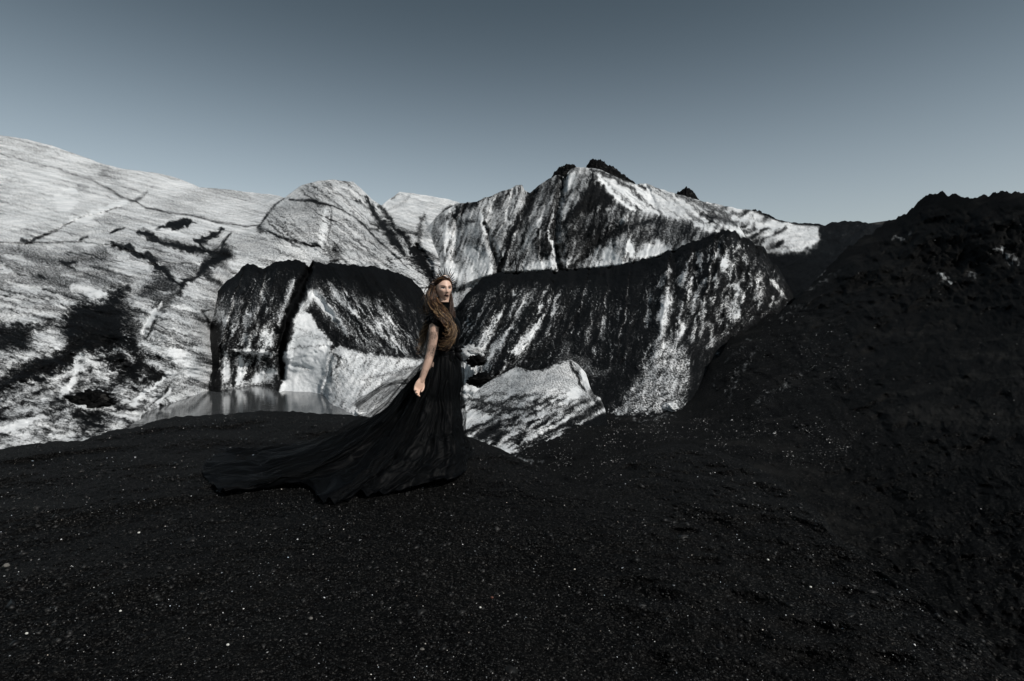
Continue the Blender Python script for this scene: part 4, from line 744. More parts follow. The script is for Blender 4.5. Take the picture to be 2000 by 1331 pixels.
tint(front * np.exp(-((aa - .033) / .021) ** 6 - ((z_ - .0235 + 6 * (aa - .038) ** 2) / .0050) ** 4), (.028, .014, .010), .95)  # brows
lip = front * (((s_ / .0225) ** 2 + ((z_ + .0605) / .0085) ** 2) < 1)
tint(lip, (.075, .022, .026), .95); tint(front * (np.abs(z_ + .060) < .0016) * (np.abs(s_) < .020), (.01, .004, .005), .95)
tint(front * np.exp(-((np.abs(s_) - .007) / .003) ** 2 - ((z_ + .0405) / .0025) ** 2), (.10, .04, .03), .6)
skin_m, nt, b = node_mat("skin")
at = nadd(nt, "ShaderNodeAttribute", attribute_name="tone"); nt.links.new(at.outputs["Color"], b.inputs["Base Color"])
b.inputs["Roughness"].default_value = 0.45; b.inputs["Specular IOR Level"].default_value = 0.35; b.inputs["Subsurface Weight"].default_value = 0.0
tv = np.zeros(len(me2.loops), np.int32); me2.loops.foreach_get("vertex_index", tv)
npoly = len(me2.polygons); lt = np.zeros(npoly, np.int32); me2.polygons.foreach_get("loop_total", lt)
fq = tv.reshape(-1, 4) if (lt == 4).all() else None
if fq is None:
    ls = np.zeros(npoly, np.int32); me2.polygons.foreach_get("loop_start", ls); fl = [tuple(tv[s:s + n]) for s, n in zip(ls, lt)]
person = mesh_obj("person", co, fq if fq is not None else fl, skin_m, origin=BASE, cols={"tone": col},
                  props={"label": "woman in a long black gown and spiked crown, looking over her shoulder on black sand", "category": "person"})
bpy.data.meshes.remove(me2)

def fabric(name, colr, rough, sheen, alpha=None, nscale=40.0, bump=0.15):
    m, nt, b = node_mat(name)
    tc = nt.nodes.new("ShaderNodeTexCoord"); nz = nadd(nt, "ShaderNodeTexNoise", Scale=nscale, Detail=4.0); nt.links.new(tc.outputs["Object"], nz.inputs["Vector"])
    nt.links.new(mixc(nt, nz.outputs[0], tuple(c * .6 for c in colr), tuple(c * 1.4 for c in colr)), b.inputs["Base Color"])
    b.inputs["Roughness"].default_value = rough; b.inputs["Specular IOR Level"].default_value = 0.05
    b.inputs["Sheen Weight"].default_value = sheen; b.inputs["Sheen Roughness"].default_value = 0.45; b.inputs["Sheen Tint"].default_value = (.55, .62, .68, 1)
    bp = nadd(nt, "ShaderNodeBump", Strength=bump, Distance=0.01); nt.links.new(nz.outputs[0], bp.inputs["Height"]); nt.links.new(bp.outputs[0], b.inputs["Normal"])
    if alpha is not None:
        out = nt.nodes["Material Output"]; tr = nt.nodes.new("ShaderNodeBsdfTransparent"); mx = nt.nodes.new("ShaderNodeMixShader")
        lw = nt.nodes.new("ShaderNodeLayerWeight"); lw.inputs[0].default_value = 0.35
        nt.links.new(mathn(nt, 'MINIMUM', mathn(nt, 'MULTIPLY_ADD', lw.outputs["Facing"], 0.5, alpha), 1.0), mx.inputs[0]); nt.links.new(tr.outputs[0], mx.inputs[1]); nt.links.new(b.outputs[0], mx.inputs[2]); nt.links.new(mx.outputs[0], out.inputs[0])
    return m
M_gown = fabric("black_gown_cloth", (.0014, .0016, .0020), .5, .004)
M_tulle = fabric("black_tulle", (.004, .0045, .005), .6, .012, 0.36)
M_tulle2 = fabric("black_tulle_overskirt", (.004, .0045, .005), .6, .02, 0.18)
M_feather = fabric("black_feathers", (.004, .004, .0045), .4, .02)

# ---- gown: skirt with a long train spread over the sand
HEM = [(916, 906, 0), (909, 930, -25), (872, 946, -50), (825, 953, -75), (765, 970, -92), (712, 977, -104), (686, 967, -112), (668, 986, -119), (650, 993, -124), (624, 986, -131), (602, 957, -139), (520, 957, -152), (462, 965, -160), (434, 972, -165), (414, 953, -169), (396, 931, -175), (412, 906, -182), (442, 888, -188),
       (500, 889, -196), (560, 891, -204), (640, 884, -215), (720, 872, -235), (800, 876, -265), (870, 884, -300), (908, 893, -335), (916, 906, -360)]
def skirt(name, grow, mat, seed, ncol=520, nrow=110, cols=(0, 1), top=0.0):
    hp = np.array([P(u, v, CZ * F / (v - HOR)) for u, v, a in HEM]); ang = np.radians([a for *_, a in HEM]).astype(float)
    loop = catmull(np.column_stack([hp, ang]), ncol + 1)[:-1]
    if cols != (0, 1): k0, k1 = int(cols[0] * ncol), int(cols[1] * ncol); loop = loop[k0:k1]
    n = len(loop); H = loop[:, :3].copy(); H[:, 2] = 0.035; A = loop[:, 3]
    wc = BASE + np.array([.004, 0, 1.035]); Wp = wc + np.cos(A)[:, None] * TF * (.090 + grow * .5) + np.sin(A)[:, None] * TS * (.118 + grow * .5)
    hv = (H - Wp); hv[:, 2] = 0; L = np.hypot(hv[:, 0], hv[:, 1]); out = hv / (L[:, None] + 1e-6)
    lf = np.clip((L - .5) / 1.3, 0, 1)[:, None]
    c1 = Wp + hv * .22; c1[:, 2] = 1.02 - (.50 + .10 * lf[:, 0])
    c2 = Wp + hv * (.50 + .0 * lf); c2[:, 2] = .22 - .22 * lf[:, 0]
    t = np.linspace(top, 1, nrow)[:, None, None]
    S = (1 - t) ** 3 * Wp + 3 * (1 - t) ** 2 * t * c1 + 3 * (1 - t) * t * t * c2 + t ** 3 * H
    tt = t[..., 0]; k = np.arange(n)[None] / n * (cols[1] - cols[0]) * 100
    fold = np.sin(k * 1.15 + 5.5 * fbm(k / 9, tt * 1.6, 3, seed)) * .5 + fbm(k / 4.0 + 2.5 * fbm(k / 12, tt * 2.4, 2, seed + 3), tt * 1.6, 3, seed + 5) * 1.2
    amp = (.006 + .052 * tt ** 1.1 * (1 - .35 * tt)) 
    du = np.gradient(S, axis=1); dv = np.gradient(S, axis=0); N = np.cross(du, dv); N /= np.linalg.norm(N, axis=-1)[..., None] + 1e-9
    N *= np.sign((N * (out[None] + np.array([0, 0, .8]))).sum(-1))[..., None]
    S = S + N * (amp * fold + grow + .03 * np.sin(np.clip(tt / .3, 0, 1) * math.pi))[..., None]
    wr = fbm(k / 5, tt * 9, 3, seed + 9) * .03 * tt; S[..., 2] += wr
    S[..., 2] = np.maximum(S[..., 2], .02 + .012 * (fold * .5 + .5) * tt)
    S[..., 2] += grow
    return mesh_obj(name, S.reshape(-1, 3), grid_faces(nrow, n, cols == (0, 1)), mat, parent=person, origin=BASE)
skirt("skirt", 0.0, M_gown, 600)
skirt("tulle_overskirt", 0.020, M_tulle2, 640)

# bodice, belt with bow
rows = [(z, x, rx + .008, ry + .008) for z, x, rx, ry in TORSO if 1.0 < z < 1.38]; rows = [(1.0, .002, .092, .124)] + rows + [(1.40, -.032, .066, .112), (1.425, -.034, .056, .075), (1.45, -.034, .053, .060), (1.475, -.028, .051, .055), (1.498, -.024, .050, .053)]  # top rows: high black collar added in place of the chin's shadow
v, f = torso(rows, 32); mesh_obj("bodice", v, to_tris(f), M_gown, parent=person, origin=BASE)
rows = [(1.005, .004, .098, .130), (1.02, .004, .101, .133), (1.05, .004, .098, .129), (1.07, .004, .097, .128)]
v, f = torso(rows, 32); belt = mesh_obj("belt", v, to_tris(f), M_feather, parent=person, origin=BASE)
bow = Shell()
for a0, l in ((0.9, .07), (2.4, .06), (-0.9, .09), (-2.0, .08), (0.2, .06), (3.6, .05)):
    c = W(889, 688, 5.1); d = np.array([math.cos(a0), -.35, math.sin(a0)]); d /= np.linalg.norm(d)
    v, f = tube(catmull([c, c + d * l * .5 + [0, -.015, .01], c + d * l], 8), np.interp(np.linspace(0, 1, 8), [0, .5, 1], [.008, .024, .012]), 8, ([0, 1, 0], .4)); bow.add(v, f)
v, f, _ = bow.get(); mesh_obj("bow", v, to_tris(f), M_feather, parent=person, origin=BASE)

# lace sleeve
lace_m, nt, b = node_mat("black_lace")
tc = nt.nodes.new("ShaderNodeTexCoord")
nz = nadd(nt, "ShaderNodeTexNoise", Scale=26.0, Detail=3.0); nt.links.new(tc.outputs["Object"], nz.inputs["Vector"])
dv_ = nt.nodes.new("ShaderNodeVectorMath"); dv_.operation = 'MULTIPLY_ADD'; nt.links.new(nz.outputs["Color"], dv_.inputs[0]); dv_.inputs[1].default_value = (.04, .04, .04); nt.links.new(tc.outputs["Object"], dv_.inputs[2])
vo = nadd(nt, "ShaderNodeTexVoronoi", Scale=105.0); vo.feature = 'DISTANCE_TO_EDGE'; nt.links.new(dv_.outputs[0], vo.inputs["Vector"])
n2 = nadd(nt, "ShaderNodeTexNoise", Scale=11.0, Detail=2.0); nt.links.new(tc.outputs["Object"], n2.inputs["Vector"])
at = nadd(nt, "ShaderNodeAttribute", attribute_name="density")
th = mathn(nt, 'MULTIPLY', mathn(nt, 'ADD', at.outputs["Fac"], mathn(nt, 'MULTIPLY_ADD', n2.outputs[0], 1.4, -0.65)), 0.24)
fac = mathn(nt, 'MAXIMUM', mathn(nt, 'LESS_THAN', vo.outputs["Distance"], th), 0.16)
b.inputs["Base Color"].default_value = (.004, .004, .004, 1); b.inputs["Roughness"].default_value = .7
tr = nt.nodes.new("ShaderNodeBsdfTransparent"); mx = nt.nodes.new("ShaderNodeMixShader"); nt.links.new(fac, mx.inputs[0]); nt.links.new(tr.outputs[0], mx.inputs[1]); nt.links.new(b.outputs[0], mx.inputs[2]); nt.links.new(mx.outputs[0], nt.nodes["Material Output"].inputs[0])
v, f = tube(catmull(ARM, 40), np.interp(np.linspace(0, 6, 40), range(7), ARM_R + .0035), 28, cap=False)
den = np.repeat(np.interp(np.linspace(0, 1, 40), [0, .2, .42, .55, .75, .88, 1], [.9, .75, .42, .25, .22, .62, .8]), 28)
mesh_obj("lace_sleeve", v, f, lace_m, parent=person, attrs={"density": den}, origin=BASE)

# ---- feathered shoulder, hair
def strands(sh, guides, n, spread0, spread1, r0, wav, colors, sub=26, seed=0, sides=4):
    rg = np.random.default_rng(seed); G = catmull(guides, sub); T = np.linspace(0, 1, sub)
    for i in range(n):
        o0 = rg.normal(0, 1, 3) * spread0; o1 = rg.normal(0, 1, 3) * spread1; L = rg.uniform(.72, 1.06)
        p = np.array([np.interp(T * L, T, G[:, k]) for k in range(3)]).T
        ph = rg.uniform(0, 6.28, 3); fr = rg.uniform(2.2, 2.9)
        w = np.stack([np.sin(T * fr * 6.28 + ph[k] * .18 + k) for k in range(3)], -1) * wav * (T ** .7)[:, None]
        p = p + o0 * (1 - T)[:, None] + o1 * T[:, None] + w
        c = np.array(colors[rg.integers(len(colors))]) * rg.uniform(.7, 1.3)
        v, f = tube(p, r0 * rg.uniform(.6, 1.3) * np.interp(T, [0, .15, .7, 1], [.8, 1, .85, .15]), sides, cap=False); sh.add(v, f, c)
fe = Shell(); rg = np.random.default_rng(3)
for i in range(300):
    a = rg.uniform(0, 2 * math.pi); q = rg.uniform(.0, 1.0); c = W(853, 617, 5.07); 
    n = np.array([math.cos(a) * math.sin(q * 1.7), -math.cos(q * 1.7) * .9, math.sin(a) * math.sin(q * 1.7)]); st = c + n * np.array([.052, .062, .052]) + [0, 0, -.012]
    dn = n * .55 + np.array([-.25, -.1, -.75]) + rg.normal(0, .25, 3); dn /= np.linalg.norm(dn); l = rg.uniform(.035, .075)
    v, f = tube([st, st + dn * l * .5 + n * .008, st + dn * l], [.004, .007, .001], 4, (n, .35), cap=False); fe.add(v, f)
v, f = tube(catmull([W(846, 610, 5.2), W(850, 613, 5.1), W(853, 622, 5.06), W(851, 632, 5.04)], 8), [.04, .052, .058, .06, .06, .058, .055, .050], 16); fe.add(v, f)
v, f, _ = fe.get(); mesh_obj("feathered_shoulder", v, to_tris(f), M_feather, parent=person, origin=BASE)

hair = Shell()
hf, hs, hz, hfc, hnf = head_shape(0.05, 150, 220); keep = ~((hf > .012) & (hz < .074 - 6.0 * hs ** 2 - .35 * np.clip(np.abs(hs) - .03, 0, 1))) & ~((np.abs(hs) > .045) & (hf > -.012) & (hz < .018)) & ~(hz < -.085)
hp_ = head_pt(hf - .004, hs, hz).reshape(-1, 3); kk = keep.ravel(); ff = hfc[kk[hfc].all(1)]
cc = np.tile(np.array([.055, .026, .014]), (len(hp_), 1)) * (1 + .5 * np.sin(np.arange(len(hp_)) * 1.7))[:, None]
hair.add(hp_, ff, cc)
AUB = [(.042, .021, .012), (.085, .042, .021), (.020, .010, .007), (.20, .11, .055), (.011, .007, .005)]; GOLD = [(.30, .19, .10), (.10, .055, .028), (.045, .022, .012), (.36, .24, .13), (.025, .013, .008)]; DRK = [(.03, .014, .008), (.05, .022, .011)]
strands(hair, [W(852, 548, 5.20), W(844, 558, 5.20), W(839, 575, 5.18), W(840, 596, 5.14), W(847, 612, 5.08)], 209, .009, .026, 0.0022, 0.0091, AUB, seed=11)
strands(hair, [W(848, 562, 5.17), W(843, 578, 5.15), W(845, 595, 5.09), W(856, 613, 5.0), W(876, 634, 4.985), W(880, 650, 4.99), W(875, 662, 5.0), W(866, 676, 5.01)], 170, .012, .015, 0.0021, 0.0323, AUB + GOLD, 32, seed=12)
strands(hair, [W(848, 594, 5.09), W(862, 614, 4.99), W(880, 632, 4.985), W(884, 650, 4.99), W(874, 672, 5.0)], 114, .012, .018, 0.0021, 0.0190, GOLD, 32, seed=13)
strands(hair, [W(843, 575, 5.2), W(838, 600, 5.18), W(836, 625, 5.16), W(828, 650, 5.12), W(821, 672, 5.08), W(820, 690, 5.07)], 87, .014, .012, 0.0020, 0.0228, GOLD + DRK, 32, seed=14)
strands(hair, [W(846, 570, 5.24), W(838, 588, 5.24), W(831, 602, 5.22), W(826, 612, 5.2)], 57, .010, .014, 0.0017, 0.0228, GOLD + AUB, seed=15)
strands(hair, [W(874, 558, 5.30), W(879, 580, 5.28), W(882, 600, 5.25), W(884, 620, 5.2), W(882, 640, 5.12)], 228, .011, .012, 0.0022, 0.0078, DRK, seed=16)
strands(hair, [W(866, 541, 5.12), W(855, 546, 5.14), W(847, 557, 5.18), W(842, 580, 5.18)], 114, .004, .010, 0.0018, 0.0039, AUB + DRK, seed=17)
strands(hair, [W(866, 556, 5.30), W(860, 580, 5.29), W(858, 600, 5.27), W(860, 622, 5.24)], 209, .016, .020, 0.0024, 0.0078, DRK + AUB[:1], seed=18)
strands(hair, [W(849, 570, 5.17), W(848, 585, 5.14), W(852, 600, 5.08), W(862, 613, 5.02), W(872, 628, 4.99)], 171, .009, .014, 0.0022, 0.0171, AUB, seed=19)
strands(hair, [W(852, 582, 5.16), W(858, 594, 5.11), W(868, 606, 5.06), W(878, 622, 5.02), W(884, 642, 5.0)], 114, .006, .012, 0.0021, 0.0091, AUB + GOLD[:2], seed=20)
for sd_ in range(5):   # parted in the middle under the crown, swept back over both temples
    q = sd_ / 4; strands(hair, [head_pt(.060 - .012 * q, -.004, .092 + .006 * q), head_pt(.052 - .016 * q, -.034, .080 + .006 * q), head_pt(.030 - .02 * q, -.066, .052 + .004 * q), head_pt(-.004 - .02 * q, -.081, .020), head_pt(-.030, -.084, -.012)], 34, .0028, .005, .0016, .0012, AUB[:3] + DRK, seed=50 + sd_)
    strands(hair, [head_pt(.060 - .012 * q, .004, .092 + .006 * q), head_pt(.052 - .016 * q, .034, .080 + .006 * q), head_pt(.030 - .02 * q, .066, .052 + .004 * q), head_pt(-.004 - .02 * q, .081, .020), head_pt(-.020, .084, -.03)], 30, .0028, .005, .0016, .0012, AUB[:3] + DRK, seed=60 + sd_)
v, f, c = hair.get()
hair_m, nt, b = node_mat("auburn_hair"); at = nadd(nt, "ShaderNodeAttribute", attribute_name="tone"); nt.links.new(at.outputs["Color"], b.inputs["Base Color"]); b.inputs["Roughness"].default_value = .38; b.inputs["Specular IOR Level"].default_value = .4
mesh_obj("hair", v, to_tris(f), hair_m, parent=person, cols={"tone": c}, origin=BASE)

# ---- veil of tulle lifted by the wind
def veil(name, top, bot, mat, n=60, m=26, seed=0, amp=.03):
    a = catmull([P(*q) for q in top], n); b_ = catmull([P(*q) for q in bot], n); t = np.linspace(0, 1, m)[:, None, None]
    S = a[None] * (1 - t) + b_[None] * t; K, T2 = np.meshgrid(np.arange(n) / n, np.linspace(0, 1, m))
    S[..., 1] += amp * (fbm(T2 * 5 + 2 * K, K * 2, 3, seed) + np.sin(T2 * 9 + K * 3)) ; S[..., 2] += amp * .5 * fbm(T2 * 4, K * 5, 3, seed + 4)
    return mesh_obj(name, S.reshape(-1, 3), grid_faces(m, n, False), mat, parent=person, origin=BASE)
veil("veil", [(842, 712, 5.2), (806, 716, 5.24), (768, 732, 5.3), (728, 762, 5.38), (688, 788, 5.46)], [(812, 752, 5.25), (792, 752, 5.3), (765, 768, 5.36), (735, 792, 5.42), (703, 806, 5.46)], M_tulle, seed=700)
veil("veil", [(800, 741, 5.24), (775, 744, 5.3), (748, 752, 5.36), (718, 772, 5.41), (692, 788, 5.46)], [(797, 752, 5.26), (772, 751, 5.31), (744, 763, 5.37), (716, 785, 5.42), (696, 800, 5.47)], M_tulle, seed=720)
veil("veil", [(770, 748, 5.3), (752, 765, 5.32), (738, 785, 5.34), (724, 806, 5.36)], [(800, 772, 5.24), (782, 790, 5.26), (760, 808, 5.3), (735, 822, 5.34)], M_tulle, seed=740)

# ---- crown
metal, nt, b = node_mat("dark_crown_metal"); b.inputs["Metallic"].default_value = 1; b.inputs["Base Color"].default_value = (.022, .021, .023, 1); b.inputs["Roughness"].default_value = .35
gold, nt, b = node_mat("pale_crown_band"); b.inputs["Metallic"].default_value = .6; b.inputs["Base Color"].default_value = (.55, .42, .36, 1); b.inputs["Roughness"].default_value = .35
CB = head_pt(0.03, 0, .10)
crown = bpy.data.objects.new("crown", None); scene.collection.objects.link(crown); crown.location = CB; crown["label"] = "dark spiked crown with a thin pale band on the woman's head"; crown["category"] = "crown"
aw = np.radians(np.linspace(-100, 100, 44)); path = head_pt(.036 - .045 * (1 - np.cos(aw)), .0785 * np.sin(aw), .008 + .108 * np.cos(aw))
v, f = tube(path, np.full(44, .0052), 8); mesh_obj("band", v, to_tris(f), gold, parent=crown, origin=CB)
rg = np.random.default_rng(9)
for i, a in enumerate(np.radians(np.linspace(-88, 84, 21))):
    p0 = head_pt(.034 - .045 * (1 - math.cos(a)), .0785 * math.sin(a), .008 + .108 * math.cos(a)); d = LF * math.sin(a) * .95 + UP * math.cos(a) + FW * -.18 + rg.normal(0, .06, 3); d /= np.linalg.norm(d)
    l = (.086 if i in (8, 10, 13, 15) else .036 + .030 * rg.random() + (.012 if i % 2 else 0)); r = .0058 if l > .08 else .0048
    v, f = tube([p0, p0 + d * l * .5, p0 + d * l], [r, r * .85, r * .3], 6, cap=False); mesh_obj("spike", v, to_tris(f), metal, parent=crown, origin=CB)
    if i % 4 == 2:
        g = p0 + d * .03; v, f = tube([g - UP * .004, g, g + UP * .004], [.003, .0055, .003], 8); mesh_obj("gem", v, to_tris(f), gold, parent=crown, origin=CB)
    
# ------------------------------------------------------------------ rocks, ice blocks, pebbles
def lump(c, r, seed, nlat=18, nlon=26, rough=.35, freq=1.6, squash=(1, 1, 1)):
    la = np.linspace(-math.pi / 2, math.pi / 2, nlat); lo = np.linspace(0, 2 * math.pi, nlon, endpoint=False); LA, LO = np.meshgrid(la, lo, indexing='ij')
    n = np.stack([np.cos(LA) * np.cos(LO), np.cos(LA) * np.sin(LO), np.sin(LA)], -1)
    k = 1 + rough * (fbm(n[..., 0] * freq + n[..., 2], n[..., 1] * freq + 5 * seed, 4, seed) + .5 * ridged(n[..., 0] * freq * 1.7, n[..., 2] * freq * 1.7 + n[..., 1], 3, seed + 7) - .3)
    k[0] = k[0].mean(); k[-1] = k[-1].mean()
    v = np.asarray(c) + n * k[..., None] * r * np.asarray(squash)
    return v.reshape(-1, 3), grid_faces(nlat, nlon, True)
def rock(name, u, v, d, w, h, mat, label, cat, seed, ash=None, depth=1.0, group=None, res=(22, 34), rough=.75):
    c = P(u, v, d); rw = w * d / F / 2; rh = h * d / F / 2
    vv, ff = lump(c, 1.0, seed, res[0], res[1], rough, squash=(rw, rw * depth, rh)); base = c - [0, 0, rh]
    pr = {"label": label, "category": cat}
    pr["group"] = group or ("ice blocks along the glacier foot" if name == "ice_block" else "dark boulders on the ice")
    at = {"ash": np.full(len(vv), 0.0 if ash is None else ash) + .35 * fbm(vv[:, 0] * 6 / rw * .3, vv[:, 2] * 6 / rw * .3, 3, seed + 30)}
    return mesh_obj(name, vv, ff, mat, attrs=at, origin=base, props=pr, smooth=(mat is not M_rock))
def crag(name, outline, d, thick, label, seed):
    """jagged black rock summit: a ridge of broken blocks with real thickness"""
    us = np.linspace(outline[0][0], outline[-1][0], 80); vt = interp_line(us, outline) + 3.0 * fbm(us / 5, us * 0, 3, seed); vb = max(o[1] for o in outline) + 26
    rows = 16; k = np.linspace(-1, 1, rows)[:, None]; shape = 1 - np.abs(k) ** 1.5
    V = vb - (vb - vt)[None] * shape + 4 * fbm(us[None] / 7, k * 5, 3, seed + 3) * (1 - np.abs(k) * .3); D = d + k * thick * (.6 + .4 * np.sin(np.linspace(0, math.pi, 80)))[None]
    pts = P(np.repeat(us[None], rows, 0), HOR - (HOR - V) * d / D, D)
    return mesh_obj(name, pts.reshape(-1, 3), grid_faces(rows, 80, False), M_rock, origin=pts.reshape(-1, 3).mean(0), props={"label": label, "category": "rock", "group": "black rock summits on the skyline"}, smooth=False)
crag("rock_summit", [(1060, 372), (1074, 350), (1085, 333), (1100, 322), (1112, 320), (1122, 321), (1130, 335), (1140, 350)], 132, 7, "black jagged rock summit rising just left of the ice peak's tip", 801)
crag("rock_summit", [(1138, 345), (1146, 322), (1152, 314), (1164, 310), (1176, 314), (1190, 322), (1206, 332), (1225, 346), (1240, 356), (1262, 378)], 134, 8, "highest black rock summit on the skyline behind the ice peak", 802)
crag("rock_summit", [(1316, 385), (1326, 374), (1340, 366), (1350, 370), (1357, 378), (1366, 390), (1372, 400)], 150, 5, "small black rock tooth standing alone on the ridge right of the peak", 803)
crag("rock_summit", [(1455, 420), (1466, 412), (1474, 408), (1486, 414), (1500, 421), (1512, 430)], 122, 4, "low black rock knob farthest right on the icy ridge", 804)
rock("boulder", 180, 783, 30.5, 72, 36, M_rock, "black ash-covered boulder on broken ice left of the pool", "boulder", 811, depth=.8)
rock("ice_block", 922, 688, 36, 44, 26, M_near, "pale ice block beside the woman's waist, in front of the dark wall", "ice block", 821, .35, depth=.9)
rock("ice_block", 912, 735, 34, 34, 56, M_near, "upright white ice block just right of the woman's hip", "ice block", 822, .2, depth=.8)
rock("ice_block", 914, 772, 30, 46, 30, M_near, "low white ice block at the water's edge right of the skirt", "ice block", 823, .15, depth=.9)
rock("boulder", 928, 706, 33, 34, 20, M_rock, "dark boulder wedged between two white ice blocks right of the waist", "boulder", 824, depth=.9)
rock("boulder", 936, 742, 31, 44, 20, M_rock, "dark boulder behind the left end of the ice hummock", "boulder", 825, depth=.9)
rock("ice_block", 700, 807, 30.5, 22, 12, M_near, "small white ice lump on the shore left of the skirt, under the veil", "ice block", 826, .1)
rock("ice_block", 1309, 797, 22.5, 26, 16, M_near, "small pale ice lump at the foot of the grey fan", "ice block", 827, .15)

# pebbles that stand out singly
peb_m, nt, b = node_mat("pebble_stone"); tc = nt.nodes.new("ShaderNodeTexCoord"); oi = nt.nodes.new("ShaderNodeObjectInfo")
nz = nadd(nt, "ShaderNodeTexNoise", Scale=120.0, Detail=4.0); nt.links.new(tc.outputs["Object"], nz.inputs["Vector"]); nt.links.new(mixc(nt, nz.outputs[0], (.05, .047, .042), (.16, .15, .135)), b.inputs["Base Color"]); b.inputs["Roughness"].default_value = .7
red_m, nt, b = node_mat("red_pebble_stone"); b.inputs["Base Color"].default_value = (.10, .035, .022, 1); b.inputs["Roughness"].default_value = .75
wht_m, nt, b = node_mat("white_pebble_stone"); b.inputs["Base Color"].default_value = (.55, .54, .50, 1); b.inputs["Roughness"].default_value = .6
for u, v, w, m_, lab in [(824, 1272, 10, peb_m, "tan pebble lying alone on the sand at bottom centre"), (607, 1210, 8, peb_m, "tan flat pebble on the sand left of bottom centre"), (825, 1096, 7, red_m, "small reddish pebble on the sand below the skirt hem"), (961, 1169, 6, red_m, "dim reddish pebble on the sand below and right of the skirt"),
                         (1500, 1095, 5, wht_m, "bright white pebble on the right flank of the sand mound"), (1583, 1148, 5, wht_m, "white pebble lowest right on the sand mound"), (938, 1188, 5, wht_m, "white pebble on open sand in the lower centre"), (445, 1261, 6, wht_m, "white pebble near the bottom, left of the tan pebbles"),
                         (235, 1195, 5, wht_m, "white pebble in the lower left of the sand"), (807, 1025, 4, wht_m, "tiny white pebble just below the skirt hem"), (271, 1042, 5, wht_m, "white pebble on the sand left of the train's end"), (1866, 1197, 7, peb_m, "grey stone alone on the dark slope at lower right"), (52, 1239, 6, wht_m, "white pebble at the far lower left"), (12, 1108, 12, peb_m, "brownish stone at the left edge of the sand")]:
    d = CZ * F / (v - HOR) if not (u > 1800) else 3.6
    r = w * d / F / 2; vv, ff = lump((0, 0, r * .5), r, int(u), 10, 14, .3, 1.3, (1, .85, .7)); c = P(u, v, d)
    mesh_obj("pebble", vv, ff, m_, origin=(0, 0, 0), props={"label": lab, "category": "pebble", "group": "single pebbles on the black sand"}).location = c

# ---- gravel: too many grains to count, sown over the sand and the slopes
OCT = np.array([[1, 0, 0], [-1, 0, 0], [0, 1, 0], [0, -1, 0], [0, 0, 1], [0, 0, -1]], float); OF = np.array([[0, 2, 4], [2, 1, 4], [1, 3, 4], [3, 0, 4], [2, 0, 5], [1, 2, 5], [3, 1, 5], [0, 3, 5]])
def sow(name, pts, size, tone, mat, seed, sq=.6):
    rg = np.random.default_rng(seed); n = len(pts); o = OCT[None] * rg.uniform(.55, 1.3, (n, 6, 1)) + rg.normal(0, .18, (n, 6, 3)); a = rg.uniform(0, 6.28, n); b = rg.normal(0, .5, n)
    x = o[..., 0] * np.cos(a)[:, None] - o[..., 1] * np.sin(a)[:, None]; y = o[..., 0] * np.sin(a)[:, None] + o[..., 1] * np.cos(a)[:, None]; z = o[..., 2] * sq + x * np.sin(b)[:, None] * .5
    v = np.stack([x, y, z], -1) * size[:, None, None] + pts[:, None]
    f = (OF[None] + (np.arange(n) * 6)[:, None, None]).reshape(-1, 3)
    return mesh_obj(name, v.reshape(-1, 3), f, mat, cols={"tone": np.repeat(tone, 6, 0)}, smooth=False, props={"kind": "stuff"})
grav, nt, b = node_mat("gravel_grains"); at = nadd(nt, "ShaderNodeAttribute", attribute_name="tone"); nt.links.new(at.outputs["Color"], b.inputs["Base Color"]); b.inputs["Roughness"].default_value = .5; b.inputs["Specular IOR Level"].default_value = .25
rg = np.random.default_rng(21); N = 105000
d = 1.9 * (8.6 / 1.9) ** rg.random(N); x = rg.uniform(-1.15, 1.15, N) * d; u = x / d * F + 1000; v = HOR + CZ * F / d; ok = v > interp_line(u, J_top) + 6
d, x, u, v = d[ok], x[ok], u[ok], v[ok]; H = J_relief(u, v); pts = P(u, v, J_depth(u, v) * (1 - H / F)); n = len(pts)
brt = rg.random(n) < .11; size = np.exp(rg.normal(math.log(.0034), .42, n)) * (d / 3) ** .65 * np.where(brt, .72, 1); lum = np.where(~brt, np.exp(rg.normal(math.log(.0026), .9, n)), np.exp(rg.normal(math.log(.13), 1.0, n))); lum = np.clip(lum, .003, .7)
warm = rg.normal(0, .06, n)[:, None] * np.array([1, 0, -1]); sow("gravel", pts, size, lum[:, None] * (1 + warm), grav, 22)
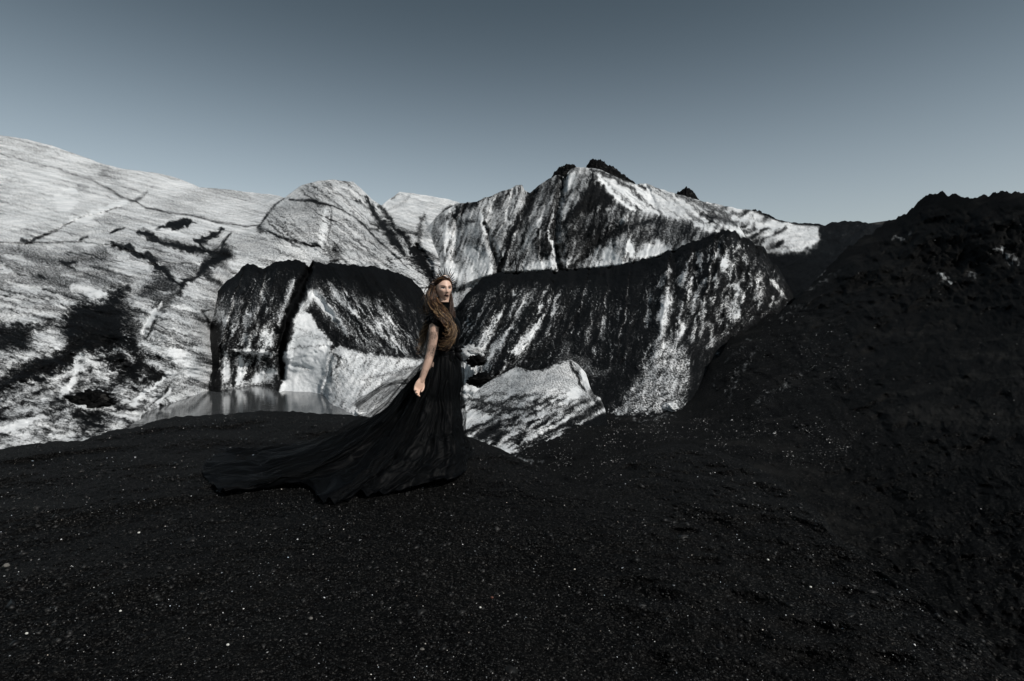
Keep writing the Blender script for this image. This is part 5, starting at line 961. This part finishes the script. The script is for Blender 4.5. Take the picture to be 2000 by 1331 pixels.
rg = np.random.default_rng(25); N = 9000
d = 1.9 * (8.4 / 1.9) ** rg.random(N) ** .6; x = rg.uniform(-1.15, 1.15, N) * d; u = x / d * F + 1000; v = HOR + CZ * F / d; ok = (v > interp_line(u, J_top) + 1) & (fbm(x / .8, d / .8, 3, 480) > -.1)
u, v, d = u[ok], v[ok], d[ok]; n = len(u); pts = P(u, v, J_depth(u, v) * (1 - J_relief(u, v) / F))
sow("gravel", pts, np.exp(rg.normal(math.log(.010), .45, n)), np.repeat(np.clip(np.exp(rg.normal(math.log(.005), .9, n)), .001, .12)[:, None], 3, 1) * [1.03, 1, .96], grav, 26)
def hill_pts(n, poly_, seed):
    rg = np.random.default_rng(seed); p = np.array(poly_, float); u = rg.uniform(p[:, 0].min(), p[:, 0].max(), n); v = rg.uniform(p[:, 1].min(), p[:, 1].max(), n)
    k = poly(u, v, poly_, 25); nn = fbm(u / 45, v / 25, 3, seed + 1); ok = (rg.random(n) < k * np.clip(.35 + 1.1 * nn, .04, 1)) & (v > interp_line(u, I_top) + 2)
    u, v = u[ok], v[ok]; dd = I_depth(u, v) * (1 - I_relief(u, v) / F); return P(u, v, dd), dd, rg
for nm, cnt, pl, px, md_, sd in [("ice_debris", 9000, [(960, 880), (1060, 865), (1180, 815), (1340, 800), (1700, 830), (1720, 890), (1560, 900), (1330, 870), (1160, 940), (1060, 930)], .85, .16, 31), ("ash_gravel", 16000, [(1340, 800), (1560, 600), (1760, 450), (2050, 390), (2050, 1330), (1850, 1190), (1600, 1000), (1400, 870)], .75, .035, 33),
                                 ("ice_debris", 3500, [(1400, 700), (1560, 600), (1640, 640), (1700, 760), (1560, 790), (1400, 800)], .7, .14, 35)]:
    pts, dd, rg = hill_pts(cnt, pl, sd); n = len(pts); size = np.exp(rg.normal(math.log(px), .4, n)) * dd / F; lum = np.clip(np.exp(rg.normal(math.log(md_), .9, n)), .004, .7)
    sow(nm, pts, size, np.repeat(lum[:, None], 3, 1) * [1, 1, .98], grav, sd + 1)
